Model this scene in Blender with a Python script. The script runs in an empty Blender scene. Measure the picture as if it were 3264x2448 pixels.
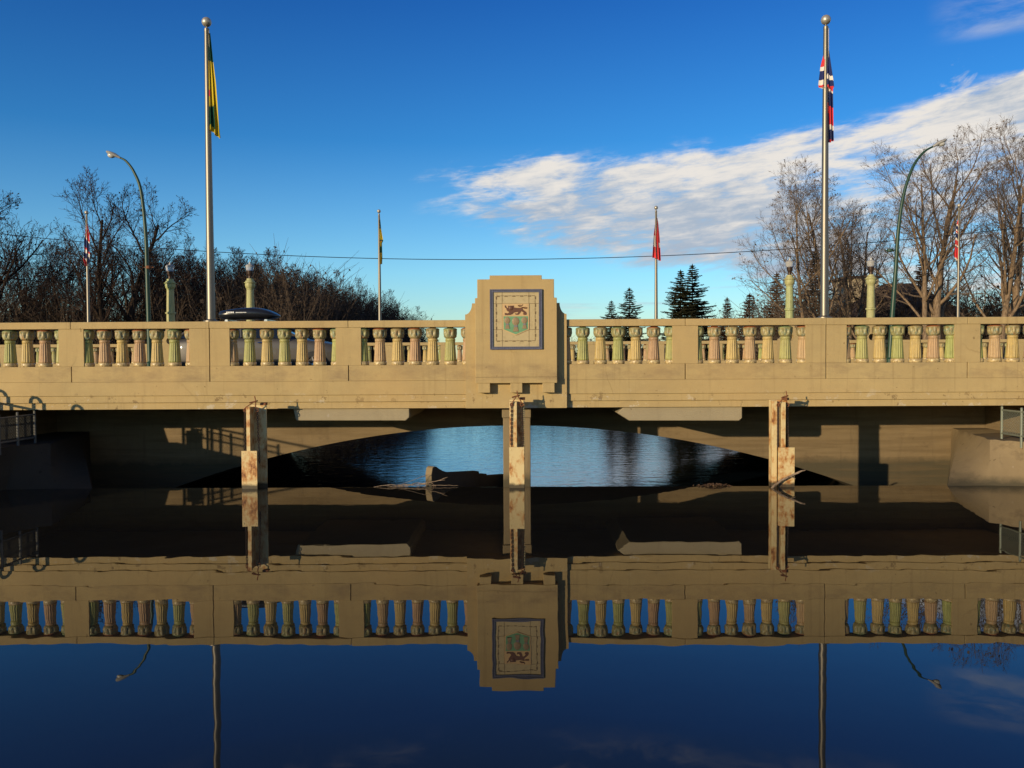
import bpy, math, random
from mathutils import Vector, Matrix
from math import sin, cos, pi, radians, sqrt, atan2, exp

# ------------------------------------------------------------------ camera, world, sun
S = bpy.context.scene
COL = S.collection
cam_d = bpy.data.cameras.new("camera"); cam = bpy.data.objects.new("camera", cam_d); COL.objects.link(cam)
YAW, PITCH, ROLL, CAMZ = 1.2560166e-02, 2.89154056e-02, 5.30279159e-03, 2.43
_f = Vector((-sin(YAW)*cos(PITCH), cos(YAW)*cos(PITCH), -sin(PITCH)))
_r0 = Vector((cos(YAW), sin(YAW), 0)); _u0 = _r0.cross(_f)
_r = _r0*cos(ROLL) - _u0*sin(ROLL); _u = _u0*cos(ROLL) + _r0*sin(ROLL)
cam.matrix_world = Matrix(((_r.x, _u.x, -_f.x, 0), (_r.y, _u.y, -_f.y, 0), (_r.z, _u.z, -_f.z, CAMZ), (0, 0, 0, 1)))
cam_d.sensor_width = 36.0; cam_d.lens = 36.0*2734.0/3264.0
cam_d.clip_start = 0.1; cam_d.clip_end = 9000
S.camera = cam
S.view_settings.view_transform = 'Standard'; S.view_settings.look = 'None'
S.view_settings.exposure = 0.0; S.view_settings.gamma = 1.0
S.cycles.max_bounces = 8; S.cycles.transparent_max_bounces = 8
S.cycles.caustics_reflective = False; S.cycles.caustics_refractive = False

SUN_EL = radians(9.0); SUN_AZ = radians(43.0)          # light travels towards (+sin az, +cos az)
sd = bpy.data.lights.new("sun", 'SUN'); sun = bpy.data.objects.new("sun", sd); COL.objects.link(sun)
sd.energy = 4.6; sd.angle = radians(0.5); sd.color = (1.0, 0.79, 0.50)
_l = Vector((sin(SUN_AZ)*cos(SUN_EL), cos(SUN_AZ)*cos(SUN_EL), -sin(SUN_EL)))
sun.rotation_euler = _l.to_track_quat('-Z', 'Y').to_euler(); sun.location = (-60, -60, 40)

W = bpy.data.worlds.new("World"); S.world = W; W.use_nodes = True
def build_world():
    nt = W.node_tree; N = nt.nodes; L = nt.links; N.clear()
    out = N.new('ShaderNodeOutputWorld'); bg = N.new('ShaderNodeBackground'); bg.inputs[1].default_value = 0.1
    L.new(bg.outputs[0], out.inputs[0])
    sky = N.new('ShaderNodeTexSky'); sky.sky_type = 'NISHITA'; sky.sun_disc = False
    sky.sun_elevation = SUN_EL; sky.sun_rotation = pi + SUN_AZ
    sky.air_density = 1.0; sky.dust_density = 0.3; sky.ozone_density = 3.0; sky.altitude = 500
    def m(op, a, b=None, c=None, clamp=False):
        n = N.new('ShaderNodeMath'); n.operation = op; n.use_clamp = clamp
        for i, v in enumerate((a, b, c)):
            if v is None: continue
            if isinstance(v, (int, float)): n.inputs[i].default_value = v
            else: L.new(v, n.inputs[i])
        return n.outputs[0]
    def ss(v, lo, hi):
        n = N.new('ShaderNodeMapRange'); n.interpolation_type = 'SMOOTHSTEP'
        L.new(v, n.inputs[0]); n.inputs[1].default_value = lo; n.inputs[2].default_value = hi
        return n.outputs[0]
    def curve(v, pts, lo, hi):
        t = m('DIVIDE', m('SUBTRACT', v, lo), hi-lo, clamp=True)
        n = N.new('ShaderNodeFloatCurve'); c = n.mapping.curves[0]
        pts = [((a-lo)/(hi-lo), b) for a, b in pts]
        c.points[0].location = pts[0]; c.points[-1].location = pts[-1]
        for p in pts[1:-1]: c.points.new(*p)
        n.mapping.update(); L.new(t, n.inputs['Value']); return n.outputs[0]
    def noise(vec, scale, det=6, rough=0.55, dist=0.0):
        n = N.new('ShaderNodeTexNoise'); n.inputs['Scale'].default_value = scale; n.inputs['Detail'].default_value = det
        n.inputs['Roughness'].default_value = rough; n.inputs['Distortion'].default_value = dist
        L.new(vec, n.inputs['Vector']); return n.outputs[0]
    def mix(f, a, b, bt='MIX'):
        n = N.new('ShaderNodeMix'); n.data_type = 'RGBA'; n.blend_type = bt
        if isinstance(f, (int, float)): n.inputs[0].default_value = f
        else: L.new(f, n.inputs[0])
        for s, v in ((6, a), (7, b)):
            if isinstance(v, tuple): n.inputs[s].default_value = v
            else: L.new(v, n.inputs[s])
        return n.outputs[2]
    tc = N.new('ShaderNodeTexCoord'); sp = N.new('ShaderNodeSeparateXYZ'); L.new(tc.outputs['Generated'], sp.inputs[0])
    x, y, z = sp.outputs
    az = m('ARCTAN2', x, y); el = m('DIVIDE', z, m('SQRT', m('ADD', m('MULTIPLY', x, x), m('MULTIPLY', y, y))))
    def vec(a, b, c=0.0):
        n = N.new('ShaderNodeCombineXYZ')
        for i, v in enumerate((a, b, c)):
            if isinstance(v, (int, float)): n.inputs[i].default_value = v
            else: L.new(v, n.inputs[i])
        return n.outputs[0]
    # deepen the clear winter blue: hue of the air, darker towards the top
    cr = N.new('ShaderNodeValToRGB'); cr.color_ramp.interpolation = 'LINEAR'
    for i, (p_, c_) in enumerate(SKY_TINT):
        e_ = cr.color_ramp.elements[i] if i < 2 else cr.color_ramp.elements.new(p_)
        e_.position = p_; e_.color = (*[q/2.5 for q in c_], 1)
    L.new(m('MULTIPLY', el, 2.0, clamp=True), cr.inputs[0])
    base = mix(1.0, sky.outputs[0], mix(1.0, cr.outputs[0], (2.5, 2.5, 2.5, 1), 'MULTIPLY'), 'MULTIPLY')
    # main bank of altocumulus on the right; streaks rise gently to the right
    el2 = m('SUBTRACT', el, m('MULTIPLY', az, 0.10))
    n1 = noise(vec(m('MULTIPLY', az, 5.0), m('MULTIPLY', el2, 17.0)), 1.3, 8, 0.58, 0.3)
    n2 = noise(vec(m('MULTIPLY', az, 13.0), m('MULTIPLY', el2, 34.0), 3.1), 1.5, 8, 0.62, 0.4)
    n3 = noise(vec(m('MULTIPLY', az, 3.0), m('MULTIPLY', el2, 11.0), 7.7), 1.4, 5, 0.5)
    U = curve(az, [(-0.3, .20), (-.11, .215), (-.04, .245), (.10, .240), (.25, .25), (.36, .255), (.42, .262), (.46, .280), (.52, .288), (.9, .30)], -0.3, 0.9)
    Lo = curve(az, [(-0.3, .19), (-.10, .175), (-.06, .160), (0, .140), (.07, .117), (.15, .095), (.25, .085), (.30, .055), (.4, .04), (.9, .02)], -0.3, 0.9)
    n5 = noise(vec(m('MULTIPLY', az, 16.0), m('MULTIPLY', el2, 90.0), 4.4), 1.3, 7, 0.62, 0.3)
    e1 = m('ADD', m('SUBTRACT', U, el), m('MULTIPLY', m('SUBTRACT', n1, .5), .06))
    e2 = m('ADD', m('SUBTRACT', el, Lo), m('MULTIPLY', m('SUBTRACT', n1, .5), .07))
    e3 = m('ADD', m('ADD', az, .07), m('MULTIPLY', m('SUBTRACT', n1, .5), .42))
    mk = m('MULTIPLY', m('MULTIPLY', ss(e1, -.010, .034), ss(e2, -.025, .055)), ss(e3, -.10, .11))
    holes = m('ADD', m('ADD', m('MULTIPLY', n1, .38), m('MULTIPLY', n2, .30)), m('MULTIPLY', n5, .32))
    thr = m('ADD', .366, m('MULTIPLY', ss(az, .22, .45), m('MULTIPLY', ss(m('SUBTRACT', .225, el), 0.0, .05), .095)))
    edge = m('MULTIPLY', m('SUBTRACT', 1.0, mk), .20); dens_max = .94
    dens = m('MULTIPLY', ss(mk, 0.0, .5), ss(m('SUBTRACT', m('SUBTRACT', holes, thr), edge), -.085, .15), clamp=True)
    # billowing patch high on the right
    pb = m('ADD', m('MULTIPLY', m('SUBTRACT', az, .56), 6.0), 0.0); qb = m('MULTIPLY', m('SUBTRACT', el, .256), 18.0)
    rb = m('SQRT', m('ADD', m('MULTIPLY', pb, pb), m('MULTIPLY', qb, qb)))
    n4 = noise(vec(m('MULTIPLY', az, 9.0), m('MULTIPLY', el, 14.0), 1.7), 1.6, 8, 0.6, 0.6)
    dens = m('MAXIMUM', dens, ss(m('ADD', m('SUBTRACT', .75, rb), m('MULTIPLY', m('SUBTRACT', n4, .5), 2.6)), 0, .45))
    # thin streaks low on the right, and wisps overhead seen in the water
    ns = noise(vec(m('MULTIPLY', az, 4.0), m('MULTIPLY', el, 60.0), 5.5), 1.0, 5, .5)
    st = m('MULTIPLY', m('MULTIPLY', ss(ns, .52, .66), ss(az, .0, .12)), m('MULTIPLY', ss(el, .0, .015), m('SUBTRACT', 1.0, ss(el, .07, .10))))
    dens = m('MAXIMUM', dens, m('MULTIPLY', st, .75))
    nw = noise(vec(m('MULTIPLY', az, 4.0), m('MULTIPLY', el, 9.0), 9.0), 1.5, 7, .6, .4)
    wi = m('MULTIPLY', ss(nw, .44, .66), m('MULTIPLY', ss(el, .425, .50), ss(az, -.5, -.25)))
    dens = m('MAXIMUM', dens, m('MULTIPLY', wi, .5))
    wsp = m('MULTIPLY', ss(n1, .40, .62), m('MULTIPLY', m('MULTIPLY', ss(el, .318, .335), m('SUBTRACT', 1.0, ss(el, .36, .39))), ss(az, .43, .50)))
    dens = m('MAXIMUM', dens, m('MULTIPLY', wsp, .42))
    sh = m('ADD', m('ADD', m('MULTIPLY', n2, .50), m('MULTIPLY', n5, .42)), m('ADD', m('MULTIPLY', n3, .50), m('MULTIPLY', ss(m('SUBTRACT', U, el), .0, .10), -.10)))
    cc = mix(ss(sh, .50, .80), (4.0, 4.8, 5.9, 1), (8.2, 7.8, 7.3, 1))
    fin = mix(dens, base, cc)
    L.new(fin, bg.inputs[0])
# hue of the clear winter air by height: tan(elevation)*2 -> multiplier
SKY_TINT = [(0.0, (1.75, 1.80, 1.75)), (1.0, (.26, .70, 1.26)), (.20, (1.25, 1.80, 2.05)), (.50, (.38, 1.15, 1.76)), (.84, (.20, .78, 1.58))]
build_world()

# ------------------------------------------------------------------ helpers
R = random.Random(7)
def link(o): COL.objects.link(o); return o
def tag(o, label=None, cat=None, group=None, kind=None):
    if label: o['label'] = label
    if cat: o['category'] = cat
    if group: o['group'] = group
    if kind: o['kind'] = kind
    return o
def thing(name, label, cat, loc=(0, 0, 0), group=None, rz=0.0):
    o = bpy.data.objects.new(name, None); o.empty_display_size = .2; link(o)
    o.location = loc; o.rotation_euler[2] = rz
    return tag(o, label, cat, group)

class MB:
    def __init__(s): s.v = []; s.f = []; s.m = []
    def add(s, vs, fs, mi=0):
        o = len(s.v); s.v += [tuple(p) for p in vs]; s.f += [tuple(i+o for i in q) for q in fs]; s.m += [mi]*len(fs)
    def box(s, x0, x1, y0, y1, z0, z1, mi=0):
        s.add([(x0,y0,z0),(x1,y0,z0),(x1,y1,z0),(x0,y1,z0),(x0,y0,z1),(x1,y0,z1),(x1,y1,z1),(x0,y1,z1)],
              [(0,3,2,1),(4,5,6,7),(0,1,5,4),(1,2,6,5),(2,3,7,6),(3,0,4,7)], mi)
    def prism(s, pts, y0, y1, mi=0):            # pts in XZ (counter-clockwise seen from -Y), extruded along Y
        n = len(pts)
        a = sum(pts[i][0]*pts[(i+1)%n][1]-pts[(i+1)%n][0]*pts[i][1] for i in range(n))
        if a < 0: pts = pts[::-1]
        vs = [(p[0], y0, p[1]) for p in pts] + [(p[0], y1, p[1]) for p in pts]
        s.add(vs, [tuple(range(n)), tuple(range(2*n-1, n-1, -1))] + [(i, i+n, (i+1)%n+n, (i+1)%n) for i in range(n)], mi)
    def tube(s, pts, radii, k=8, mi=0, caps=True):
        pts = [Vector(p) for p in pts]; n = len(pts)
        if not isinstance(radii, (list, tuple)): radii = [radii]*n
        d0 = (pts[1]-pts[0]).normalized()
        ref = Vector((0, 0, 1)) if abs(d0.z) < .9 else Vector((1, 0, 0))
        a = d0.cross(ref).normalized(); vs = []
        for i in range(n):
            d = (pts[min(i+1, n-1)]-pts[max(i-1, 0)])
            d = d.normalized() if d.length > 1e-9 else d0
            a = a - d*a.dot(d); a = a.normalized() if a.length > 1e-6 else d.orthogonal().normalized()
            b = d.cross(a)
            for j in range(k):
                t = 2*pi*j/k; vs.append(pts[i]+(a*cos(t)+b*sin(t))*radii[i])
        fs = [(i*k+j, i*k+(j+1)%k, (i+1)*k+(j+1)%k, (i+1)*k+j) for i in range(n-1) for j in range(k)]
        if caps: fs += [tuple(range(k-1, -1, -1)), tuple(range((n-1)*k, n*k))]
        s.add(vs, fs, mi)
    def lathe(s, prof, c=(0, 0, 0), k=24, mi=0, fn=None, mfn=None, caps=True):   # prof [(r,z)], fn(i,theta,r,z)->r
        vs = []
        for i, (r, z) in enumerate(prof):
            for j in range(k):
                t = 2*pi*j/k; rr = fn(i, t, r, z) if fn else r
                vs.append((c[0]+rr*cos(t), c[1]+rr*sin(t), c[2]+z))
        n = len(prof); o = len(s.f)
        fs = [(i*k+j, i*k+(j+1)%k, (i+1)*k+(j+1)%k, (i+1)*k+j) for i in range(n-1) for j in range(k)]
        if caps: fs += [tuple(range(k-1, -1, -1)), tuple(range((n-1)*k, n*k))]
        s.add(vs, fs, mi)
        if mfn:
            for i in range(n-1):
                for j in range(k): s.m[o+i*k+j] = mfn(i, 2*pi*(j+.5)/k)
    def ball(s, c, r, k=14, n=8, sc=(1, 1, 1), mi=0):
        prof = []
        vs = [(c[0], c[1], c[2]-r*sc[2])]
        for i in range(1, n):
            p = -pi/2+pi*i/n
            for j in range(k):
                t = 2*pi*j/k; vs.append((c[0]+r*sc[0]*cos(p)*cos(t), c[1]+r*sc[1]*cos(p)*sin(t), c[2]+r*sc[2]*sin(p)))
        vs.append((c[0], c[1], c[2]+r*sc[2])); e = len(vs)-1
        fs = [(0, 1+(j+1)%k, 1+j) for j in range(k)]
        fs += [(1+i*k+j, 1+i*k+(j+1)%k, 1+(i+1)*k+(j+1)%k, 1+(i+1)*k+j) for i in range(n-2) for j in range(k)]
        fs += [(e, 1+(n-2)*k+j, 1+(n-2)*k+(j+1)%k) for j in range(k)]
        s.add(vs, fs, mi)
    def mesh(s, name, mats, smooth=False):
        me = bpy.data.meshes.new(name); me.from_pydata(s.v, [], s.f); me.update()
        if not isinstance(mats, (list, tuple)): mats = [mats]
        for q in mats: me.materials.append(q)
        if len(mats) > 1: me.polygons.foreach_set('material_index', s.m)
        if smooth: me.polygons.foreach_set('use_smooth', [True]*len(s.f))
        return me
    def build(s, name, mats, parent=None, smooth=False, bevel=0, root=None):
        """link as one object; coordinates are in the space of the root Empty (or world)"""
        me = s.mesh(name, mats, smooth); o = link(bpy.data.objects.new(name, me))
        if parent: o.parent = parent
        if smooth: me.set_sharp_from_angle(angle=radians(40))
        if bevel:
            b = o.modifiers.new('bevel', 'BEVEL'); b.width = bevel; b.segments = 2; b.limit_method = 'ANGLE'; b.angle_limit = radians(40)
        return o

# ------------------------------------------------------------------ materials
class NT:
    def __init__(s, name):
        s.m = bpy.data.materials.new(name); s.m.use_nodes = True; s.t = s.m.node_tree; s.N = s.t.nodes; s.L = s.t.links
        s.b = s.N['Principled BSDF']; s.tc = s.N.new('ShaderNodeTexCoord'); s.co = s.tc.outputs['Object']
    def scatter(s):
        """give every object its own piece of the pattern"""
        s.co0 = s.co; n = s.N.new('ShaderNodeVectorMath'); n.operation = 'ADD'
        k = s.N.new('ShaderNodeMath'); k.operation = 'MULTIPLY'; s.L.new(s.N.new('ShaderNodeObjectInfo').outputs['Random'], k.inputs[0]); k.inputs[1].default_value = 37.0
        s.L.new(s.co, n.inputs[0]); s.L.new(k.outputs[0], n.inputs[1]); s.co = n.outputs[0]
    def put(s, sock, v):
        if isinstance(v, (int, float)): sock.default_value = v
        elif isinstance(v, (tuple, list)): sock.default_value = (*v, 1) if len(v) == 3 and len(sock.default_value) == 4 else v
        else: s.L.new(v, sock)
    def math(s, op, a, b=0.0, clamp=False):
        n = s.N.new('ShaderNodeMath'); n.operation = op; n.use_clamp = clamp; s.put(n.inputs[0], a); s.put(n.inputs[1], b); return n.outputs[0]
    def mapv(s, scale=(1, 1, 1), vec=None, loc=(0, 0, 0)):
        n = s.N.new('ShaderNodeMapping'); s.L.new(vec or s.co, n.inputs[0]); n.inputs['Scale'].default_value = scale; n.inputs['Location'].default_value = loc
        return n.outputs[0]
    def noise(s, scale, det=5, rough=.55, vec=None, dist=0):
        n = s.N.new('ShaderNodeTexNoise'); s.L.new(vec or s.co, n.inputs['Vector'])
        n.inputs['Scale'].default_value = scale; n.inputs['Detail'].default_value = det; n.inputs['Roughness'].default_value = rough; n.inputs['Distortion'].default_value = dist
        return n.outputs[0]
    def ramp(s, v, lo, hi, a=0.0, b=1.0):
        n = s.N.new('ShaderNodeMapRange'); s.put(n.inputs[0], v)
        for i, q in enumerate((lo, hi, a, b)): n.inputs[i+1].default_value = q
        return n.outputs[0]
    def mix(s, f, a, b, bt='MIX'):
        n = s.N.new('ShaderNodeMix'); n.data_type = 'RGBA'; n.blend_type = bt
        s.put(n.inputs[0], f); s.put(n.inputs[6], a); s.put(n.inputs[7], b); return n.outputs[2]
    def bump(s, h, strength=.3, dist=.01):
        n = s.N.new('ShaderNodeBump'); n.inputs['Strength'].default_value = strength; n.inputs['Distance'].default_value = dist
        s.L.new(h, n.inputs['Height']); s.L.new(n.outputs[0], s.b.inputs['Normal'])
    def z(s):
        n = s.N.new('ShaderNodeSeparateXYZ'); s.L.new(s.tc.outputs['Object'], n.inputs[0]); return n.outputs[2]
    def rand(s): return s.N.new('ShaderNodeObjectInfo').outputs['Random']
    def fin(s, color, rough=.6, metal=0.0, spec=None):
        s.put(s.b.inputs['Base Color'], color); s.put(s.b.inputs['Roughness'], rough); s.b.inputs['Metallic'].default_value = metal
        if spec is not None: s.b.inputs['Specular IOR Level'].default_value = spec
        return s.m
def simple(name, c, rough=.5, metal=0, var=.12, scale=8, bump=.1, bscale=40, spec=None):
    n = NT(name); k = n.noise(scale, 4)
    col = n.mix(k, tuple(q*(1-var) for q in c), tuple(min(1, q*(1+var)) for q in c))
    if bump: n.bump(n.noise(bscale, 3), bump, .005)
    return n.fin(col, rough, metal, spec)
def concrete(name, c, stain=.5, board=False, streak=.5, rough=.85, pits=True, age=0, tide=0):
    n = NT(name)
    big = n.noise(.7, 5, .6); mid = n.noise(3.5, 6, .65); fine = n.noise(45, 4, .7)
    col = n.mix(n.ramp(big, .3, .7), tuple(q*.90 for q in c), tuple(q*1.08 for q in c))
    col = n.mix(n.ramp(mid, .35, .75, 0, .55), col, (c[0]*.86, c[1]*.84, c[2]*.84))
    st = n.noise(2.2, 5, .7, n.mapv((1.8, 1.8, .22)))
    col = n.mix(n.ramp(st, .56, .78, 0, streak), col, (c[0]*.55, c[1]*.54, c[2]*.58))
    bl = n.noise(1.3, 6, .7, n.mapv((1, 1, 1.6), loc=(5, 3, 1)))
    col = n.mix(n.ramp(bl, .60, .72, 0, stain), col, (c[0]*.62, c[1]*.6, c[2]*.62))
    ch = n.noise(5.5, 3, .5, n.mapv((1, 1, .8), loc=(2, 9, 4)))
    if pits:
        col = n.mix(n.ramp(ch, .735, .75, 0, .5), col, (c[0]*1.25, c[1]*1.33, c[2]*1.7))
        ch2 = n.noise(9, 2, .5, n.mapv((1, 1, .9), loc=(7, 1, 2)))
        col = n.mix(n.ramp(ch2, .735, .75, 0, .7), col, (c[0]*.42, c[1]*.38, c[2]*.36))
    if age:
        z = n.z()
        # grey smudges on the plinth band, run-off under the ledges, flaked patches along the lower mouldings
        band_ = n.math('MULTIPLY', n.ramp(z, 1.98, 2.06), n.ramp(z, 2.30, 2.36, 1, 0), True)
        sm = n.noise(1.5, 7, .72, n.mapv((1, 1, 2.2), loc=(3, 1, 2)))
        col = n.mix(n.math('MULTIPLY', n.ramp(sm, .44, .66, 0, .85), n.math('ADD', n.math('MULTIPLY', band_, .8), .2), True), col, (c[0]*.60, c[1]*.58, c[2]*.68))
        low = n.ramp(z, 1.86, 1.66)
        fk = n.noise(3.4, 6, .72, n.mapv((1, 1, 1.3), loc=(8, 2, 5)))
        col = n.mix(n.math('MULTIPLY', n.ramp(fk, .59, .61), n.math('MULTIPLY', low, .75)), col, (.50, .44, .33))
        fk2 = n.noise(4.6, 5, .7, n.mapv((1, 1, .8), loc=(1, 4, 9)))
        col = n.mix(n.math('MULTIPLY', n.ramp(fk2, .61, .63), n.math('MULTIPLY', low, .8)), col, (c[0]*.40, c[1]*.36, c[2]*.36))
        dr = n.noise(3.0, 4, .6, n.mapv((3.2, 3.2, .12), loc=(2, 2, 2)))
        col = n.mix(n.ramp(dr, .57, .72, 0, .42), col, (c[0]*.55, c[1]*.50, c[2]*.50))
        vo = n.N.new('ShaderNodeTexVoronoi'); vo.feature = 'DISTANCE_TO_EDGE'; vo.inputs['Scale'].default_value = .75
        wv_ = n.N.new('ShaderNodeMix'); wv_.data_type = 'VECTOR'; wv_.inputs[0].default_value = .22
        nn_ = n.N.new('ShaderNodeTexNoise'); nn_.inputs['Scale'].default_value = 2.5; nn_.inputs['Detail'].default_value = 6; n.L.new(n.co, nn_.inputs['Vector'])
        n.L.new(n.co, wv_.inputs[4]); n.L.new(nn_.outputs['Color'], wv_.inputs[5]); n.L.new(wv_.outputs[1], vo.inputs['Vector'])
        ck = n.math('MULTIPLY', n.ramp(vo.outputs['Distance'], .004, .010, 1, 0), n.ramp(n.noise(.9, 3, .5, n.mapv(loc=(9, 9, 9))), .55, .64, 0, .28), True)
        col = n.mix(ck, col, (c[0]*.45, c[1]*.40, c[2]*.36))
        mott = n.noise(.45, 4, .6, n.mapv(loc=(6, 6, 1)))
        col = n.mix(n.ramp(mott, .40, .65, 0, .5), col, (c[0]*1.06, c[1]*.97, c[2]*.90))
    if tide:
        wl = n.math('ADD', n.z(), n.math('MULTIPLY', n.noise(4, 5, .7), .22))
        col = n.mix(n.ramp(wl, .14, .30, .85, 0), col, (.055, .05, .032))
    h = n.math('ADD', n.math('MULTIPLY', fine, .5), n.math('MULTIPLY', mid, 1.0))
    if board:
        w = n.noise(1.0, 3, .6, n.mapv((.5, .5, 9)))
        h = n.math('ADD', h, n.math('MULTIPLY', w, 1.6))
        col = n.mix(n.ramp(w, .45, .62, 0, .5), col, (c[0]*.6, c[1]*.58, c[2]*.55))
    n.bump(h, .35, .02)
    return n.fin(col, rough, 0, .25)

M = {}
M['cream'] = concrete('cream_concrete', (.445, .336, .160), stain=.35, streak=.30, age=1)
M['cream_far'] = concrete('cream_far_concrete', (.41, .31, .15), stain=.3, streak=.25)
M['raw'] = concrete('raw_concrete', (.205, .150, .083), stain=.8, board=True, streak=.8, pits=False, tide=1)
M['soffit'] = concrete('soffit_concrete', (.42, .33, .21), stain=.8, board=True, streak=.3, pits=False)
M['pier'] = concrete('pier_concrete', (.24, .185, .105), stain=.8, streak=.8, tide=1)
M['shade_wall'] = concrete('shade_wall_concrete', (.045, .036, .026), stain=.7, streak=.7)  # left wing wall: deep shade put into a near-black base colour
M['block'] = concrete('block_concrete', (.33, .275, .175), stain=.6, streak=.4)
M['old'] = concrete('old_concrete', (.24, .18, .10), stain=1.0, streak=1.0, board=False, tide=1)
M['groove'] = simple('dark_joint', (.06, .04, .025), .9)
M['asphalt'] = simple('asphalt', (.05, .05, .05), .9, var=.3, scale=60, bump=.4, bscale=300)
M['paint'] = simple('road_paint', (.75, .72, .6), .7)
M['walk'] = concrete('sidewalk_concrete', (.35, .32, .27), stain=.3, streak=.1)

def glaze(name, c, rim=None):
    n = NT(name); n.scatter(); k = n.noise(9, 5, .6, n.mapv((1, 1, .5))); f = n.noise(60, 3)
    r = n.rand()
    col = n.mix(n.ramp(k, .3, .7), tuple(q*.72 for q in c), tuple(min(.9, q*1.15) for q in c))
    col = n.mix(n.math('MULTIPLY', r, .35), col, (.50, .38, .18))
    d = n.noise(12, 6, .75); col = n.mix(n.ramp(d, .55, .74, 0, .55), col, (c[0]*.4, c[1]*.38, c[2]*.34))
    n.bump(n.math('ADD', k, n.math('MULTIPLY', f, .3)), .25, .012)
    return n.fin(col, n.ramp(k, .3, .7, .36, .58), 0, .3)
M['g_green'] = glaze('glaze_green', (.31, .33, .105))
M['g_pink'] = glaze('glaze_pink', (.42, .265, .145))
M['g_cream'] = glaze('glaze_cream', (.48, .35, .125))
def capmat(name, leaf, rim):
    n = NT(name); n.scatter(); k = n.noise(13, 4, .6); z = n.z()
    col = n.mix(n.ramp(k, .38, .62), tuple(q*.55 for q in leaf), leaf)
    col = n.mix(n.ramp(n.noise(17, 3, .5, n.mapv(loc=(4, 2, 8))), .52, .68, 0, .75), col, (.16, .24, .19))
    col = n.mix(n.ramp(n.noise(11, 3, .5, n.mapv(loc=(1, 7, 3))), .56, .72, 0, .55), col, (.42, .17, .07))
    col = n.mix(n.ramp(z, .690, .712), col, rim)
    n.bump(k, .3, .01)
    return n.fin(col, .42, 0, .4)
M['c_green'] = capmat('capital_green', (.36, .34, .15), (.15, .20, .09))
M['c_pink'] = capmat('capital_pink', (.38, .31, .15), (.30, .10, .035))
M['c_cream'] = capmat('capital_cream', (.38, .32, .15), (.26, .19, .085))
def basemat():
    n = NT('baluster_base'); k = n.noise(22, 4, .6)
    col = n.mix(n.ramp(k, .4, .6), (.30, .22, .11), (.58, .45, .22)); n.bump(k, .4, .01); return n.fin(col, .35)
M['g_base'] = basemat()

def painted_steel():
    n = NT('painted_rusty_steel'); n.scatter()
    k = n.noise(3.2, 7, .7); k2 = n.noise(11, 6, .7, n.mapv((1, 1, .45)))
    col = n.mix(n.noise(2.0, 4), (.58, .45, .215), (.67, .535, .285))
    mask = n.math('ADD', n.math('MULTIPLY', k, .6), n.math('MULTIPLY', k2, .4))
    col = n.mix(n.ramp(mask, .47, .56, 0, .9), col, (.46, .20, .05))
    col = n.mix(n.ramp(mask, .55, .63), col, (.15, .05, .018))
    wl = n.math('ADD', n.z(), n.math('MULTIPLY', n.noise(9, 3), .10))
    col = n.mix(n.ramp(wl, .10, .15, .92, 0), col, (.03, .025, .016))
    n.bump(mask, .5, .02)
    return n.fin(col, .55, 0, .4)
M['post'] = painted_steel()
def rusty():
    n = NT('heavily_rusted_steel'); k = n.noise(6, 7, .7)
    col = n.mix(n.ramp(k, .42, .58), (.62, .50, .28), (.22, .07, .02)); n.bump(k, .6, .02); return n.fin(col, .7)
M['rustpost'] = rusty()
M['rust'] = simple('rust', (.20, .075, .03), .85, var=.4, scale=30, bump=.5)
M['chain'] = simple('chain_iron', (.055, .035, .025), .7, var=.4, scale=50)
M['pole'] = simple('brushed_aluminium', (.215, .195, .16), .46, metal=.85, var=.06, bump=0)
M['ball'] = simple('satin_ball', (.46, .42, .34), .42, metal=.55, var=.05, bump=0)
M['greenpole'] = simple('green_painted_steel', (.013, .048, .025), .45, var=.1)
M['lamp_grey'] = simple('lamp_housing', (.33, .32, .30), .5)
M['lens'] = simple('lamp_lens', (.55, .55, .52), .2, bump=0)
M['lampcol'] = glaze('lamp_column_glaze', (.36, .39, .17))
M['bronze'] = simple('dark_bronze', (.05, .028, .018), .45, metal=.4)
def globe():
    n = NT('frosted_globe'); n.fin((.72, .70, .66), .22); n.b.inputs['Transmission Weight'].default_value = .55; n.b.inputs['IOR'].default_value = 1.2
    n.bump(n.noise(40, 2), .2, .01); return n.m
M['globe'] = globe()
M['galv'] = simple('galvanised_steel', (.24, .26, .20), .55, metal=.5, var=.2, scale=20)
M['shade_steel'] = simple('shade_fence_steel', (.12, .12, .11), .7, metal=.2, var=.3, scale=20)  # left fence: darker copy of the fence steel, its shade painted in
def cloth(name, c):
    n = NT(name); k = n.noise(30, 3); col = n.mix(k, tuple(q*.85 for q in c), c); n.fin(col, .85, 0, .15)
    n.b.inputs['Sheen Weight'].default_value = .2
    return n.m
M['f_red'] = cloth('flag_red', (.66, .045, .05)); M['f_white'] = cloth('flag_white', (.78, .72, .64)); M['f_navy'] = cloth('flag_navy', (.02, .03, .12))
M['f_green'] = cloth('flag_green', (.006, .075, .04)); M['f_yellow'] = cloth('flag_yellow', (.55, .42, .015))
def bark(name, a, b):
    n = NT(name); k = n.noise(5, 6, .7, n.mapv((3, 3, .8))); col = n.mix(n.ramp(k, .35, .65), a, b); n.bump(k, .6, .03); return n.fin(col, .9, 0, .1)
M['bark_dark'] = bark('dark_bark', (.018, .013, .010), (.055, .038, .028))
M['twig_dark'] = bark('dark_twig', (.030, .021, .018), (.060, .040, .032))
M['bark_light'] = bark('tan_bark', (.10, .068, .042), (.30, .215, .14))
M['twig_light'] = bark('tan_twig', (.085, .063, .048), (.175, .13, .096))
M['needle'] = bark('spruce_needles', (.020, .024, .012), (.058, .055, .028))
M['needle_brown'] = bark('brownish_needles', (.045, .030, .018), (.095, .060, .036))
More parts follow.
